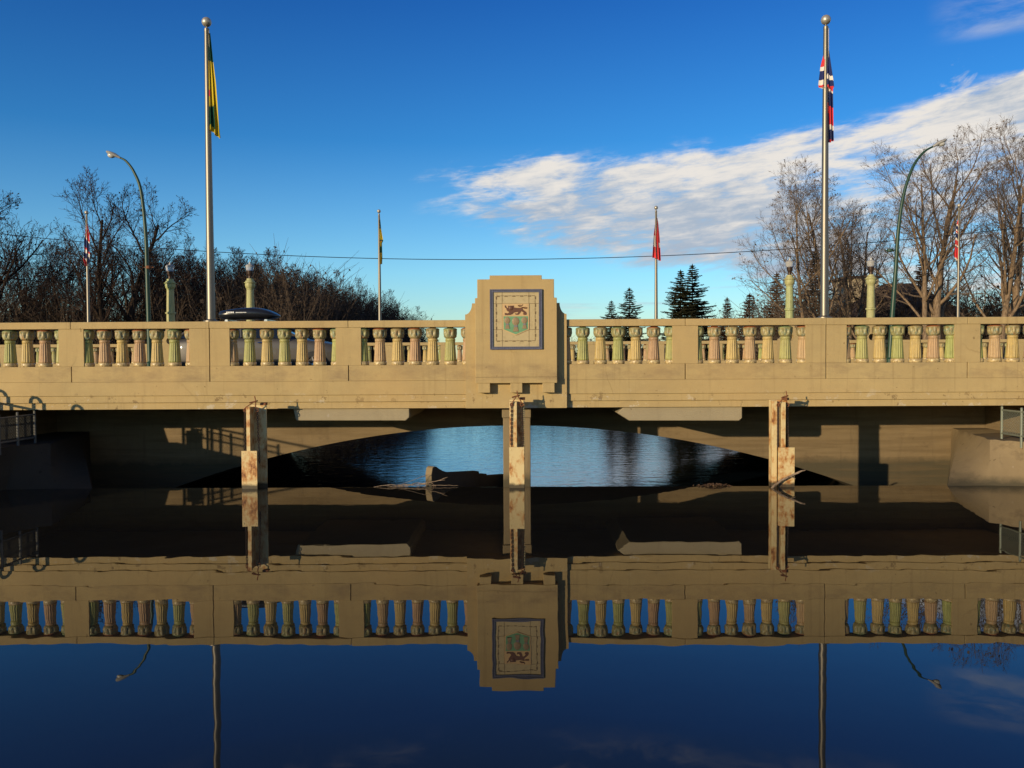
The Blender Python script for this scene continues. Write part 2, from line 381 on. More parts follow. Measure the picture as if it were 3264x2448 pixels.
M['brush'] = bark('brush_stems', (.042, .031, .024), (.105, .077, .056))
M['dryleaf'] = simple('dry_leaf', (.10, .055, .03), .9, var=.4, bump=0)
M['wood'] = bark('driftwood', (.13, .09, .06), (.40, .30, .21))

# ------------------------------------------------------------------ ground, water, road
WEIR_Y = 16.31
def smooth(a, b, x): t = min(1, max(0, (x-a)/(b-a))); return t*t*(3-2*t)
def ground_h(x, y):
    xc = abs(x+.12)
    if y < 16.6:
        e = 10.3 + max(0, 12.5-y)*.75
        if y < -70: e = 0
        t = xc-e
        if t < 0: return -3.2 if y > -70 else 1.0
        h0 = 1.22 if x < 0 else .80
        return .74+(h0-.74)*smooth(0, .35, t)+.75*smooth(1.5, 9, t)
    if y < 38.6:
        return -3.2 if xc < 10.9 else 1.80
    e = 11.5 + max(0, y-42)*.30
    t = min(xc-e, 0) if y < 104 else 1
    if y < 104: d = xc-e
    else: d = max(xc-e, (y-104))
    return -3.2+4.9*smooth(-1.5, 9.0, d) if d > -1.5 else -3.2
def axis(dense, far):
    a = sorted(set([round(q, 3) for q in dense] + far)); return a
xs = axis([i*.5 for i in range(-40, 41)] + [i*.1 for i in range(-118, -100)] + [i*.1 for i in range(100, 118)] + [i*2.0 for i in range(-60, 61)], [-4000, -1500, -600, -300, -200, 200, 300, 600, 1500, 4000])
ys = axis([-30+i*1.0 for i in range(0, 44)] + [12+i*.5 for i in range(0, 60)] + [16.55, 16.65, 38.55, 38.65] + [40+i*2.0 for i in range(0, 60)], [-3000, -800, -300, -120, -72, -68, -50, 180, 240, 400, 800, 1500, 4500])
g = MB(); nx = len(xs)
vs = [(x, y, ground_h(x, y) + (0.12*sin(x*.7+y*.31)*sin(y*.53) if abs(x) > 14 else 0)) for y in ys for x in xs]
g.add(vs, [(j*nx+i, j*nx+i+1, (j+1)*nx+i+1, (j+1)*nx+i) for j in range(len(ys)-1) for i in range(nx-1)])
n = NT('winter_grass'); k = n.noise(.35, 6, .7); k2 = n.noise(14, 5, .7)
col = n.mix(k, (.075, .060, .028), (.14, .11, .055)); col = n.mix(n.ramp(k2, .4, .7, 0, .6), col, (.05, .042, .02)); n.bump(k2, .8, .06)
tag(g.build('ground', n.fin(col, .95, 0, .1), smooth=True), kind='structure')

def water(name, deep, bump_scale, strength, dist, stretch, ior=1.33, rough=0.0, second=None):
    n = NT(name); n.fin(deep, rough)
    n.b.inputs['IOR'].default_value = ior
    h = n.noise(bump_scale, 3, .5, n.mapv(stretch))
    if second: h = n.math('ADD', h, n.math('MULTIPLY', n.noise(second[0], 3, .55, n.mapv(second[2])), second[1]))
    n.bump(h, strength, dist)
    return n.m
M['pond'] = water('still_water', (.016, .015, .012), .8, .24, .010, (1, 1.0, 1), ior=1.42, second=(.28, 1.3, (1, .7, 1)))
M['lake'] = water('rippled_water', (.006, .012, .020), 1.7, .75, .018, (.8, 1.6, 1), ior=2.4, rough=.0, second=(5.0, .35, (.6, 1.6, 1)))
pw = MB()
prof = [(-66, 0), (-20, 0), (8, 0), (14, 0), (WEIR_Y-.06, 0), (WEIR_Y, -.003), (WEIR_Y+.05, -.02), (WEIR_Y+.12, -.07), (WEIR_Y+.3, -.26), (WEIR_Y+1.55, -1.62)]
pw.add([(x, y, z) for y, z in prof[:5] for x in (-70, 70)], [(2*i, 2*i+1, 2*i+3, 2*i+2) for i in range(4)])
o0 = len(pw.v)
pw.add([(x, y, z) for y, z in prof[4:] for x in (-9.7, 9.5)], [(2*i, 2*i+1, 2*i+3, 2*i+2) for i in range(5)])
tag(pw.build('pond_water', M['pond'], smooth=True), kind='structure')
lw = MB(); lw.add([(-90, 16.9, -1.5), (90, 16.9, -1.5), (90, 130, -1.5), (-90, 130, -1.5)], [(0, 1, 2, 3)])
tag(lw.build('lake_water', M['lake']), kind='structure')
wr = MB(); wr.prism([(0, 0), (1, 0), (1, 1), (0, 1)], 0, 1); wr = MB()
wv = [(WEIR_Y-.10, -.05), (WEIR_Y+.03, -.035), (WEIR_Y+.12, -.10), (WEIR_Y+.3, -.29), (WEIR_Y+1.6, -1.72), (WEIR_Y+1.6, -3.6), (WEIR_Y-.10, -3.6)]
vs = [(x, y, z) for x in (-10.2, 10.0) for y, z in wv]; k = len(wv)
wr.add(vs, [tuple(range(k)), tuple(range(2*k-1, k-1, -1))] + [(i, i+k, (i+1)%k+k, (i+1)%k) for i in range(k)])
wo = wr.build('weir_sill', M['old']); tag(wo, 'low concrete weir crest running under the bridge between the steel posts', 'weir')

rd = MB(); rd.box(-220, 220, 18.75, 36.45, 1.93, 2.0); tag(rd.build('road', M['asphalt']), kind='structure')
mk = MB()
for i in range(-30, 31):
    for yy in (23.1, 32.0): mk.box(i*6-1.5, i*6+1.5, yy-.06, yy+.06, 2.003, 2.006)
mk.box(-220, 220, 27.42, 27.52, 2.003, 2.006); mk.box(-220, 220, 27.68, 27.78, 2.003, 2.006)
tag(mk.build('road_markings', M['paint']), kind='structure')
sw = MB(); sw.box(-220, 220, 17.14, 18.745, 1.9, 2.13); sw.box(-220, 220, 36.455, 38.34, 1.9, 2.13)
tag(sw.build('pavement', M['walk'], bevel=.02), kind='structure')

# ------------------------------------------------------------------ the bridge
F0 = 16.805; XC = -.12; ZR = 3.203
br = thing('concrete_bridge', 'long low cream concrete bridge with a shallow arch over the weir', 'bridge', (0, 0, 0))
b = MB()
b.box(-46, 46, F0+.005, 17.13, 1.744, 2.018)
b.box(-46, 46, F0+.032, 17.125, 1.606, 1.7435)
b.box(-46, 46, F0+.070, 17.12, 1.472, 1.6055)
b.build('fascia_band', M['cream'], br, bevel=.008)
b = MB(); b.box(-46, 46, 17.12, 38.30, 1.50, 1.925); b.build('deck_slab', M['soffit'], br)
b = MB(); ap = [(-10.75, 1.498), (-10.75, -3.4)]
for i in range(61):
    x = -10.6+21.0*i/60-0.05; xx = x+.25
    ap.append((x, max(-3.39, .914-.0232*xx*xx)))
ap += [(10.5, -3.4), (10.5, 1.498)]
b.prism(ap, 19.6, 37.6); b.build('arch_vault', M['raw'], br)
b = MB(); b.box(-46, 46, 38.02, 38.32, 1.0, 1.4995); b.build('far_fascia', M['cream_far'], br)
for x0, x1, sg in ((-46, -10.76, 0), (10.51, 46, 0)):
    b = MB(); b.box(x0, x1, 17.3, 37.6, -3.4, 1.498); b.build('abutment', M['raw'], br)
# beam stubs hanging under the fascia
b = MB(); b.prism([(-4.56, 1.498), (-4.50, 1.235), (-2.32, 1.225), (-2.25, 1.295), (-2.25, 1.498)], 16.93, 19.595)
b.build('drop_beam', M['block'], br, bevel=.015)
b = MB(); b.prism([(2.02, 1.498), (1.86, 1.36), (2.10, 1.205), (4.26, 1.195), (4.32, 1.245), (4.32, 1.498)], 16.93, 19.595)
b.build('drop_beam', M['block'], br, bevel=.015)
b = MB(); b.box(-.415, .16, 16.95, 19.59, 1.27, 1.498); b.box(-.395, .148, 16.99, 19.59, -2.6, 1.2695)
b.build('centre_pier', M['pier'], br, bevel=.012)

# ------------------------------------------------------------------ balustrades
def baluster_meshes():
    out = {}
    kk = 48
    def shaft(col):
        b = MB()
        # base ring with a zig-zag relief, fluted shaft and collar
        b.lathe([(.118, 0), (.127, .008), (.129, .035), (.127, .066), (.120, .076), (.114, .080)], k=32, mi=1)
        n = 12; prof = []
        for i in range(n+1): t = i/n; prof.append((.121-.027*t, .078+.395*t))
        fl = lambda i, t, r, z: r - (.011*max(0, (abs(sin(t*8))-.0))**.6*0 + .013*(1-abs(sin(t*8+.2))**1.3) if 0 < i < n else 0)
        b.lathe(prof, k=96, mi=0, fn=fl)
        b.lathe([(.093, .468), (.099, .474), (.099, .512), (.093, .520), (.085, .524)], k=32, mi=0)
        return b.mesh('baluster', [M['g_'+col], M['g_base']], True)
    def cap(col):
        b = MB()
        prof = []
        nn = 26
        for i in range(nn+1):
            t = i/nn
            r = .082+.024*min(1, t/.22)**.7 + .020*t + .008*smooth(.75, 1, t)
            prof.append((r, .518+.180*t))
        def fn(i, th, r, z):
            t = i/nn
            u = (th*8/(2*pi)) % 1.0; a = abs(u-.5)*2
            leaf = .5*(1-t) + .40
            d = .016*(1-smooth(leaf-.2, leaf, a))*sin(pi*min(1, t*1.05))
            d += .007*(1-smooth(.0, .14, a))*smooth(.25, .5, t)
            u2 = ((th*8/(2*pi))+.5) % 1.0; a2 = abs(u2-.5)*2
            d += .017*max(0, 1-((a2/.30)**2+((t-.20)/.17)**2))
            d -= .014*smooth(.75, 1.0, a)*smooth(.35, .6, t)*(1-smooth(.85, .95, t))
            return r+d
        b.lathe(prof, k=96, fn=fn)
        b.lathe([(.126, .697), (.136, .700), (.136, .706), (.122, .716), (.096, .726), (.064, .729), (.064, .745)], k=32)
        return b.mesh('capital', M['c_'+col], True)
    for c in ('green', 'pink', 'cream'): out[c] = (shaft(c), cap(c))
    return out
BM = baluster_meshes()
PAT = ['PGCGCPG', 'GPCPCGP']; CN = {'P': 'pink', 'G': 'green', 'C': 'cream'}
def place_baluster(parent, x, y, z, c, rz):
    o = link(bpy.data.objects.new('baluster', BM[c][0])); o.parent = parent; o.location = (x, y, z); o.rotation_euler[2] = rz
    k = link(bpy.data.objects.new('capital', BM[c][1])); k.parent = o
def openings(nper):
    """right-hand openings measured from the centre: (x0, x1); piers between"""
    res = []; x = .96
    for i in range(nper): res.append((x, x+2.09)); x += 2.09+(.50 if i % 2 == 0 else .80)
    return res
def balustrade(root, y0, nper, solid_to, m, sides=(-1, 1)):
    ops = openings(nper)
    cuts = []                      # joints at pier centres
    for i, (a, c) in enumerate(ops): cuts.append(c+(.25 if i % 2 == 0 else .40))
    for s in sides:
        X = lambda v: XC+s*v
        def bx(b, a, c, *r): b.box(min(X(a), X(c)), max(X(a), X(c)), *r)
        # rail and base band in lengths between joints
        e = [.80]+cuts
        for i in range(len(e)-1):
            b = MB(); bx(b, e[i]+.003, e[i+1]-.003, y0, y0+.33, 3.066, ZR); b.build('top_rail', m, root, bevel=.010)
            b = MB(); bx(b, e[i]+.008, e[i+1]-.008, y0+.004, y0+.32, 2.0185, 2.325); b.build('base_band', m, root, bevel=.008)
        b = MB(); bx(b, e[-1]+.003, solid_to, y0, y0+.33, 3.066, ZR); b.build('top_rail', m, root, bevel=.010)
        b = MB(); bx(b, e[-1]+.008, solid_to, y0+.004, y0+.32, 2.0185, 2.325); b.build('base_band', m, root, bevel=.008)
        for i, (a, c) in enumerate(ops):
            last = i == len(ops)-1
            w = .50 if i % 2 == 0 else .80
            if last:
                b = MB(); bx(b, c, solid_to, y0+.012, y0+.30, 2.3255, 3.0655); b.build('pier', m, root, bevel=.006)
            elif w > .6:
                b = MB(); bx(b, c, c+.392, y0+.012, y0+.30, 2.3255, 3.0655); b.build('pier', m, root, bevel=.006)
                b = MB(); bx(b, c+.408, c+.80, y0+.012, y0+.30, 2.3255, 3.0655); b.build('pier', m, root, bevel=.006)
            else:
                b = MB(); bx(b, c, c+.50, y0+.012, y0+.30, 2.3255, 3.0655); b.build('pier', m, root, bevel=.006)
            p = PAT[(i + (0 if s > 0 else 1)) % 2]
            for j in range(7):
                jj = j if s > 0 else 6-j
                place_baluster(root, X(a+j*(c-a)/6), y0+.155, 2.3245, CN[p[jj]], R.uniform(0, 6.28))
        b = MB(); bx(b, .80, .958, y0+.012, y0+.30, 2.3255, 3.0655); b.build('pier', m, root, bevel=.006)
nb = thing('balustrade', 'near balustrade, cream rail over large glazed green, pink and cream balusters', 'balustrade')
balustrade(nb, F0, 5, 40, M['cream'])
fr_ = thing('balustrade', 'far balustrade across the road, the half right of the pylon', 'balustrade', group='far balustrades')
balustrade(fr_, 38.35, 8, 40, M['cream_far'], sides=(1,))
fb = thing('balustrade', 'far balustrade across the road, the half left of the pylon', 'balustrade', group='far balustrades')
balustrade(fb, 38.35, 8, 40, M['cream_far'], sides=(-1,))
b = MB(); b.box(XC-.8, XC+.8, 38.30, 38.75, 2.02, 3.5); b.build('centre_panel', M['cream_far'], fb, bevel=.02)

# ------------------------------------------------------------------ crest pylon
PX = -.125
py = thing('crest_pylon', 'tall stepped cream pylon bearing a tiled coat of arms, mid near balustrade', 'pylon', (0, 0, 0))
bp = [(-.993, 1.474), (.985, 1.474), (.985, 3.305)]
for i in range(9):                      # concave quarter curves
    t = i/8*pi/2; bp.append((.985-.135*sin(t), 3.305+.215*(1-cos(t))))
bp += [(.85, 3.522), (-.858, 3.522)]
for i in range(8, -1, -1):
    t = i/8*pi/2; bp.append((-.993+.135*sin(t), 3.305+.215*(1-cos(t))))
b = MB(); b.prism([(PX+x, z) for x, z in bp], 16.745, 17.22); b.build('back_slab', M['cream'], py, bevel=.008)
sl = [(-.79, 1.968), (.79, 1.968), (.79, 3.612), (.737, 3.614), (.737, 3.970), (.501, 3.971), (.501, 4.046), (-.505, 4.046), (-.505, 3.972), (-.745, 3.972), (-.745, 3.612), (-.79, 3.612)]
b = MB(); b.prism([(PX+x, z) for x, z in [(-.79, 2.083)]+[(.79, 2.083)]+sl[2:]], 16.58, 17.3)
b.build('front_slab', M['cream'], py, bevel=.010)
b = MB(); b.prism([(PX-.79, 1.968), (PX+.79, 1.968), (PX+.79, 2.0822), (PX-.79, 2.0822)], 16.571, 17.0); b.build('slab_foot', M['cream'], py, bevel=.008)
for cx in (-.625, 0, .623):
    b = MB(); b.box(PX+cx-.117, PX+cx+.117, 16.580, 16.9, 1.782, 1.9675); b.build('corbel', M['cream'], py, bevel=.008)
# plaque; fx, fz map the plaque drawing (x 0..1380 right, y 0..1600 down) to the wall
KX = 1.005/1375.0; KZ = 1.165/1595.0
fx = lambda u: PX-.502+(u-20)*KX
fz = lambda v: 3.776-(v-25)*KZ
n = NT('tile_cream'); k = n.noise(6, 5, .6); M['tile'] = n.fin(n.mix(n.ramp(n.noise(9, 6, .7), .52, .70, 0, .45), n.mix(k, (.43, .34, .175), (.51, .41, .225)), (.25, .18, .085)), .4)
n = NT('tile_blue'); k = n.noise(30, 4); M['blue'] = n.fin(n.mix(k, (.065, .068, .115), (.15, .15, .20)), .3); n.bump(k, .4, .01)
M['grout'] = simple('grout', (.17, .12, .06), .9)
M['lion'] = simple('tile_redbrown', (.125, .052, .025), .4, var=.3)
M['field'] = simple('tile_tan', (.56, .38, .18), .4)
M['shgreen'] = simple('tile_green', (.15, .31, .16), .3, var=.25, scale=14)
M['sheaf'] = simple('tile_straw', (.27, .19, .10), .45, var=.45, scale=45, bump=.6, bscale=70)
M['tie'] = simple('tile_tie', (.20, .18, .20), .4)
YF = 16.58
pl = MB(); pl.box(fx(75), fx(1335), YF-.012, YF-.001, fz(1560), fz(70)); plq = pl.build('plaque', M['tile'], py)
b = MB()
def frame_bar(b, pts): b.prism(pts, YF-.038, YF-.002)
o_ = [(20, 25), (1395, 25), (1395, 1610), (20, 1610)]; i_ = [(98, 102), (1312, 102), (1312, 1535), (98, 1535)]
for q in range(4):
    a, c, d, e = o_[q], o_[(q+1) % 4], i_[(q+1) % 4], i_[q]
    # profile across the bar: outer lip, hollow, inner lip
    def lerp(p, r, t): return (p[0]+(r[0]-p[0])*t, p[1]+(r[1]-p[1])*t)
    for t0, t1, y in ((0, .30, .040), (.30, .72, .026), (.72, 1, .036)):
        P4 = [lerp(a, e, t0), lerp(c, d, t0), lerp(c, d, t1), lerp(a, e, t1)]
        b.prism([(fx(p[0]), fz(p[1])) for p in P4], YF-y, YF-.002)
    nb_ = 24
    for kq in range(1, nb_):
        p = lerp(lerp(a, c, kq/nb_), lerp(e, d, kq/nb_), .5)
        b.ball((fx(p[0]), YF-.027, fz(p[1])), .009, 6, 4)
b.build('frame', M['blue'], plq)
b = MB()
gy = (YF-.0145, YF-.0125)
for u in (345, 1050): b.box(fx(u-6), fx(u+6), *gy, fz(1535), fz(102))
for v in (402, 1088): b.box(fx(98), fx(1312), gy[0]-.0004, gy[1]-.0004, fz(v+6), fz(v-6))
def strand(u0, v0, u1, v1, nn):
    for k_ in range(nn):
        for off in (-1, 1):
            t0, t1 = (k_+.08)/nn, (k_+.92)/nn; s_ = off*(1 if k_ % 2 else -1)*9
            a = (u0+(u1-u0)*t0, v0+(v1-v0)*t0); c = (u0+(u1-u0)*t1, v0+(v1-v0)*t1)
            if off > 0 and k_ % 2: continue
            if u0 == u1: b.box(fx(a[0]+s_-7), fx(a[0]+s_+7), YF-.0175, YF-.0125, fz(max(a[1], c[1])), fz(min(a[1], c[1])))
            else: b.box(fx(min(a[0], c[0])), fx(max(a[0], c[0])), YF-.0175, YF-.0125, fz(a[1]+s_+7), fz(a[1]+s_-7))
strand(190, 205, 1220, 205, 10); strand(190, 1390, 1220, 1390, 10); strand(190, 205, 190, 1390, 12); strand(1220, 205, 1220, 1390, 12)
b.build('border', M['grout'], plq)
b = MB(); b.prism([(fx(u), fz(v)) for u, v in [(348, 405), (1052, 405), (1052, 1085), (700, 1238), (348, 1085)]], YF-.026, YF-.0125, 0)
b.prism([(fx(u), fz(v)) for u, v in [(378, 428), (1024, 428), (1024, 718), (378, 718)]], YF-.029, YF-.0262, 0)
b.prism([(fx(u), fz(v)) for u, v in [(380, 738), (1022, 738), (1022, 1078), (700, 1212), (380, 1078)]], YF-.029, YF-.0262, 1)
b.build('shield', [M['field'], M['shgreen']], plq)
LION = [(500,455),(520,462),(640,456),(655,450),(650,500),(680,510),(760,516),(870,513),(890,560),(930,593),(975,628),(990,670),(975,703),(930,703),(895,690),(888,664),(915,652),(880,622),(840,606),(820,640),(790,682),(760,700),(700,696),(680,672),(690,655),(720,664),(755,655),(760,622),(700,630),(650,640),(610,680),(560,700),(430,706),(410,690),(410,656),(440,648),(480,660),(530,635),(520,620),(480,600),(460,570),(455,530),(425,510),(410,480),(414,450),(440,450),(452,490),(480,520),(500,515)]
b = MB(); b.prism([(fx(u), fz(v)) for u, v in LION], YF-.037, YF-.0291)
tl = [(860, 520), (905, 505), (960, 500), (1000, 515), (985, 535), (930, 530), (880, 505), (840, 485), (790, 478), (765, 455), (800, 445), (870, 452), (890, 430)]
b.tube([(fx(u), YF-.031, fz(v)) for u, v in tl], .0085, 6)
b.ball((fx(575), YF-.037, fz(520)), .045, 10, 6, (1, .3, 1))
b.build('lion', M['lion'], plq, smooth=False)
for cu, cv, sc in ((478, 845, .86), (700, 870, 1.05), (930, 845, .86)):
    b = MB()
    b.ball((fx(cu), YF-.030, fz(cv)), 95*sc*KX, 12, 8, (1.0, .17, 1.1), 0)
    b.prism([(fx(cu-38*sc), fz(cv+70*sc)), (fx(cu+38*sc), fz(cv+70*sc)), (fx(cu+40*sc), fz(cv+130*sc)), (fx(cu+72*sc), fz(cv+255*sc)), (fx(cu-72*sc), fz(cv+255*sc)), (fx(cu-40*sc), fz(cv+130*sc))], YF-.040, YF-.0292, 0)
    b.prism([(fx(cu-44*sc), fz(cv+100*sc)), (fx(cu+44*sc), fz(cv+100*sc)), (fx(cu+44*sc), fz(cv+140*sc)), (fx(cu-44*sc), fz(cv+140*sc))], YF-.043, YF-.0293, 1)
    b.build('wheat_sheaf', [M['sheaf'], M['tie']], plq, smooth=False)

# ------------------------------------------------------------------ steel posts in the weir
def chain(b, p0, p1, link=.052):
    p0, p1 = Vector(p0), Vector(p1); d = p1-p0; n = max(2, int(d.length/(link*.72))); d.normalize()
    s1 = d.cross(Vector((0, 1, 0))).normalized(); s2 = d.cross(s1)
    for i in range(n):
        c = p0+(p1-p0)*((i+.5)/n); s = s1 if i % 2 == 0 else s2
        ring = [c+d*(link*.5*cos(t))+s*(link*.30*sin(t)) for t in [2*pi*q/8 for q in range(9)]]
        b.tube(ring, .0065, 4, caps=False)
def post(x, label, stem, plate, plate_z, top, back, cl, cr, wide=None, flange=True):
    """stem, plate, back: x ranges relative to the post; the stem stands proud so its right side throws shade"""
    P = thing('steel_post', label, 'post', (x, 16.3, 0), 'steel posts standing in the weir')
    b = MB(); b.box(back[0], back[1], .13, .16, -1.2, top+.01); 
    if flange: b.box(back[1]-.022, back[1], .02, .13, -1.2, top-.01)
    if wide: b.box(wide[0], wide[1], -.06, .129, -1.2, top)
    b.build('channel', M['post'], P, bevel=.004)
    b = MB(); b.box(stem[0], stem[1], -.09 if flange else -.14, .129, -1.2, top-.02); b.build('stem', M['post'], P, bevel=.004)
    b = MB(); b.box(plate[0], plate[1], -.165, -.091 if flange else -.141, -1.0, plate_z); yb = -.165
    for zz_ in (plate_z-.05, plate_z-.30, plate_z-.55):
        for xx_ in (plate[0]+.035, plate[1]-.035): b.ball((xx_, yb, zz_), .013, 8, 4, (1, .6, 1))
    b.build('gate_plate', M['post'], P, bevel=.004)
    cx = (stem[0]+back[1])/2
    b = MB()
    b.tube([(cl, -.11, top-.09), (cl+.02, -.12, top-.02), (cx-.01, -.10, top+.08), (cx+.03, -.09, top+.10)], .011, 6)
    b.tube([(cr, -.03, top-.06), (cr-.02, -.05, top-.01), (cx+.02, -.09, top+.09), (cx, -.10, top+.19)], .010, 6)
    b.tube([(cx-.09, -.13, top+.065), (cx+.05, -.06, top+.10)], .014, 6)
    for px in (cl, cr):
        b.tube([(px+.030*cos(t), -.10 if px == cl else -.03, top-.075+.034*sin(t)) for t in [2*pi*q/10 for q in range(11)]], .009, 5)
    b.box(back[1]-.09, back[1]+.015, .03, .165, top+.012, top+.055)
    b.build('lifting_bracket', M['rust'], P)
    b = MB(); chain(b, (cl, -.105, top-.10), (cl-.012, -.105, plate_z+.0)); b.build('chain', M['chain'], P)
    b = MB(); chain(b, (cr, -.01, top-.09), (cr+.03, -.01, plate_z-.25)); b.build('chain', M['chain'], P)
    return P
post(-5.17, 'left steel post, short rust-spotted plate, thin lit edge and broad shaded side', (-.072, -.002), (-.165, .130), .72, 1.565, (-.07, .232), -.105, .10, flange=False)
post(-.125, 'middle steel post before the concrete centre pier, clean cream plate under two chains', (-.130, .010), (-.137, .147), .770, 1.645, (-.13, .155), -.085, .105)
post(4.88, 'right steel post with a wide rusty flange and a dead branch leaning on it', (-.008, .075), (-.072, .222), .744, 1.615, (-.17, .158), -.066, .125, wide=(-.17, -.078))
post(-10.56, 'steel post at the left edge of the weir beside the chain-link fence', (-.13, .0), (-.14, .10), .60, 1.50, (-.13, .13), -.08, .08)

# ------------------------------------------------------------------ wing walls, fences, debris
from mathutils import noise as mnoise
def wing(sg, label):
    b = MB()
    X = (lambda v: v) if sg > 0 else (lambda v: -.24-v)
    bot = [(9.72, 19.58), (8.0, 16.22), (8.80, 16.24), (9.60, 16.12), (10.6, 13.6), (11.6, 11.9), (13.0, 11.9), (13.0, 19.58)]
    top = [(9.74, 19.58), (9.60, 18.9), (9.12, 16.83), (9.46, 16.30), (10.45, 13.7), (11.5, 12.0), (13.0, 12.0), (13.0, 19.58)]
    sub = [6, 14, 14, 14, 8, 1, 1, 1]; P_, Q_, fix = [], [], []
    for i in range(8):
        a, c, d, e = bot[i], bot[(i+1) % 8], top[i], top[(i+1) % 8]
        for q in range(sub[i]):
            t = q/sub[i]; P_.append((a[0]+(c[0]-a[0])*t, a[1]+(c[1]-a[1])*t)); Q_.append((d[0]+(e[0]-d[0])*t, d[1]+(e[1]-d[1])*t))
    nz = 16; k = len(P_); vs = []
    for r in range(nz+1):
        u = -.6+1.6*r/nz
        for (p, q) in zip(P_, Q_):
            x, y, z = p[0]+(q[0]-p[0])*u, p[1]+(q[1]-p[1])*u, .82*u
            v = Vector((x*2.2, y*2.2, z*2.2)); w = .020*mnoise.noise(v)+.012*mnoise.noise(v*3.1)
            if r == nz: z -= abs(.03*mnoise.noise(v*2.0))
            vs.append((X(x+w), y+w*.8, z))
    fs = [(r*k+i, r*k+(i+1) % k, (r+1)*k+(i+1) % k, (r+1)*k+i) for r in range(nz) for i in range(k)] + [tuple(range(nz*k, (nz+1)*k))]
    if sg < 0: fs = [f[::-1] for f in fs]
    b.add(vs, fs)
    o = b.build('wing_wall', M['old'] if sg > 0 else M['shade_wall'], smooth=True); tag(o, label, 'wall'); return o
wing(1, 'sunlit battered concrete wing wall at the right end of the arch, below the chain-link fence')
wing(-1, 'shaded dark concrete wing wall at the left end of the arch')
def fence(name, label, x, y0, y1, zb, ht, posts, gm, hoops=0, mesh=True):
    P = thing(name, label, 'fence', (x, y0, zb))
    L = y1-y0
    for i in range(posts):
        yy = L*i/(posts-1); b = MB()
        b.tube([(0, yy, -.12), (0, yy, ht)], .024, 8); b.ball((0, yy, ht), .026, 8, 6); b.build('fence_post', gm, P, smooth=True)
    b = MB()
    for z in ((ht-.06, .10) if not hoops else (ht*.66, ht*.33, .06)): b.tube([(0, 0, z), (0, L, z)], .018, 8)
    b.build('rail', gm, P, smooth=True)
    if mesh:
        b = MB(); s = .055; z0, z1 = .10, ht-.06; h = z1-z0
        k = -int(h/s)-1
        while k*s < abs(L):
            for d in (1, -1):
                a0, a1 = k*s, k*s+h; t0 = max(0, -a0/h); t1 = min(1, (abs(L)-a0)/h)
                if t1 > t0:
                    sgn = 1 if L > 0 else -1
                    zz = lambda t: z0+h*t if d > 0 else z1-h*t
                    b.tube([(.002*d, sgn*(a0+h*t0), zz(t0)), (.002*d, sgn*(a0+h*t1), zz(t1))], .0028, 3, caps=False)
            k += 1
        b.build('chain_link', gm, P)
    return P
fence('chain_link_fence', 'light chain-link fence on the right wing wall', 9.44, 17.0, 15.0, .82, .62, 4, M['galv'])
fence('chain_link_fence', 'shaded chain-link fence on the left wing wall', -9.73, 16.95, 15.2, .82, .62, 4, M['shade_steel'])
# hooped hand-railing on the left bank, throwing its shadow on the fascia
P = thing('hooped_railing', 'hooped metal railing on the left bank beyond the frame edge, shadow on the fascia', 'railing', (-10.62, 16.5, 1.15))
def hoop(y, z, w=.11):
    b = MB()
    b.tube([(0, y-w, -.1), (0, y-w, z-.1)] + [(0, y-w*cos(t), z-.1+.1*sin(t)) for t in [pi*q/8 for q in range(1, 8)]] + [(0, y+w, z-.1), (0, y+w, -.1)], .030, 6)
    b.build('hoop', M['galv'], P, smooth=True)
for y, z in ((-.02, .78), (-.72, .80), (-1.55, .82)): hoop(y, z)
b = MB(); b.tube([(0, .1, .52), (0, -3.5, .62)], .026, 6); b.tube([(0, .1, .25), (0, -3.5, .33)], .022, 6); b.build('rail', M['galv'], P, smooth=True)

# broken concrete stub and driftwood behind the weir crest
b = MB()
# profile along the wall (t, height); it runs back and to the right, so the long face is turned from the sun
st = [(-.02, -1.2), (-.03, .20), (.0, .325), (.05, .345), (.12, .335), (.19, .29), (.30, .235), (.42, .195), (.58, .172), (1.36, .118), (1.38, .10), (1.385, .05), (1.62, .035), (1.64, .0), (1.70, -.015), (2.30, -.05), (2.30, -1.2)]
b.prism(st, 0, .17)
b.v = [(-1.765+.62*t_-.785*w_, 16.62+.785*t_+.62*w_, z_) for t_, w_, z_ in b.v]
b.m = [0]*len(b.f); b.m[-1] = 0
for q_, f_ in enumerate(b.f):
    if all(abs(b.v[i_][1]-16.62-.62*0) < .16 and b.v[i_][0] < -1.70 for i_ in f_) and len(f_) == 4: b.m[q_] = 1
M['shade_stub'] = concrete('shade_stub_concrete', (.05, .042, .032), stain=.6, streak=.6, pits=False)  # stub body's shade is painted as dark colour; sunlit end stays lighter
so = b.build('concrete_stub', [M['shade_stub'], M['old']], bevel=.015); tag(so, 'broken concrete wall stub with a flared upright end, beside the middle post', 'rubble')
def branch_mesh(b, pts, r0, r1, k=6):
    n = len(pts); b.tube(pts, [r0+(r1-r0)*i/(n-1) for i in range(n)], k)
rr = random.Random(5)
def wiggle(p0, p1, n, a, g):
    p0, p1 = Vector(p0), Vector(p1); o = []
    for i in range(n+1):
        t = i/n; q = p0.lerp(p1, t)
        if 0 < i < n: q += Vector((g.uniform(-a, a), g.uniform(-a, a), g.uniform(-a, a)))
        o.append(q)
    return o
b = MB()
branch_mesh(b, wiggle((-2.86, 16.30, .0), (-1.80, 16.40, .07), 9, .020, rr), .005, .013)
branch_mesh(b, wiggle((-2.45, 16.32, .03), (-1.82, 16.55, .20), 6, .014, rr), .0035, .006)
branch_mesh(b, wiggle((-2.55, 16.27, .01), (-1.85, 16.35, .045), 6, .014, rr), .004, .008)
branch_mesh(b, wiggle((-1.82, 16.36, .06), (-1.45, 16.33, .18), 5, .010, rr), .009, .0045)
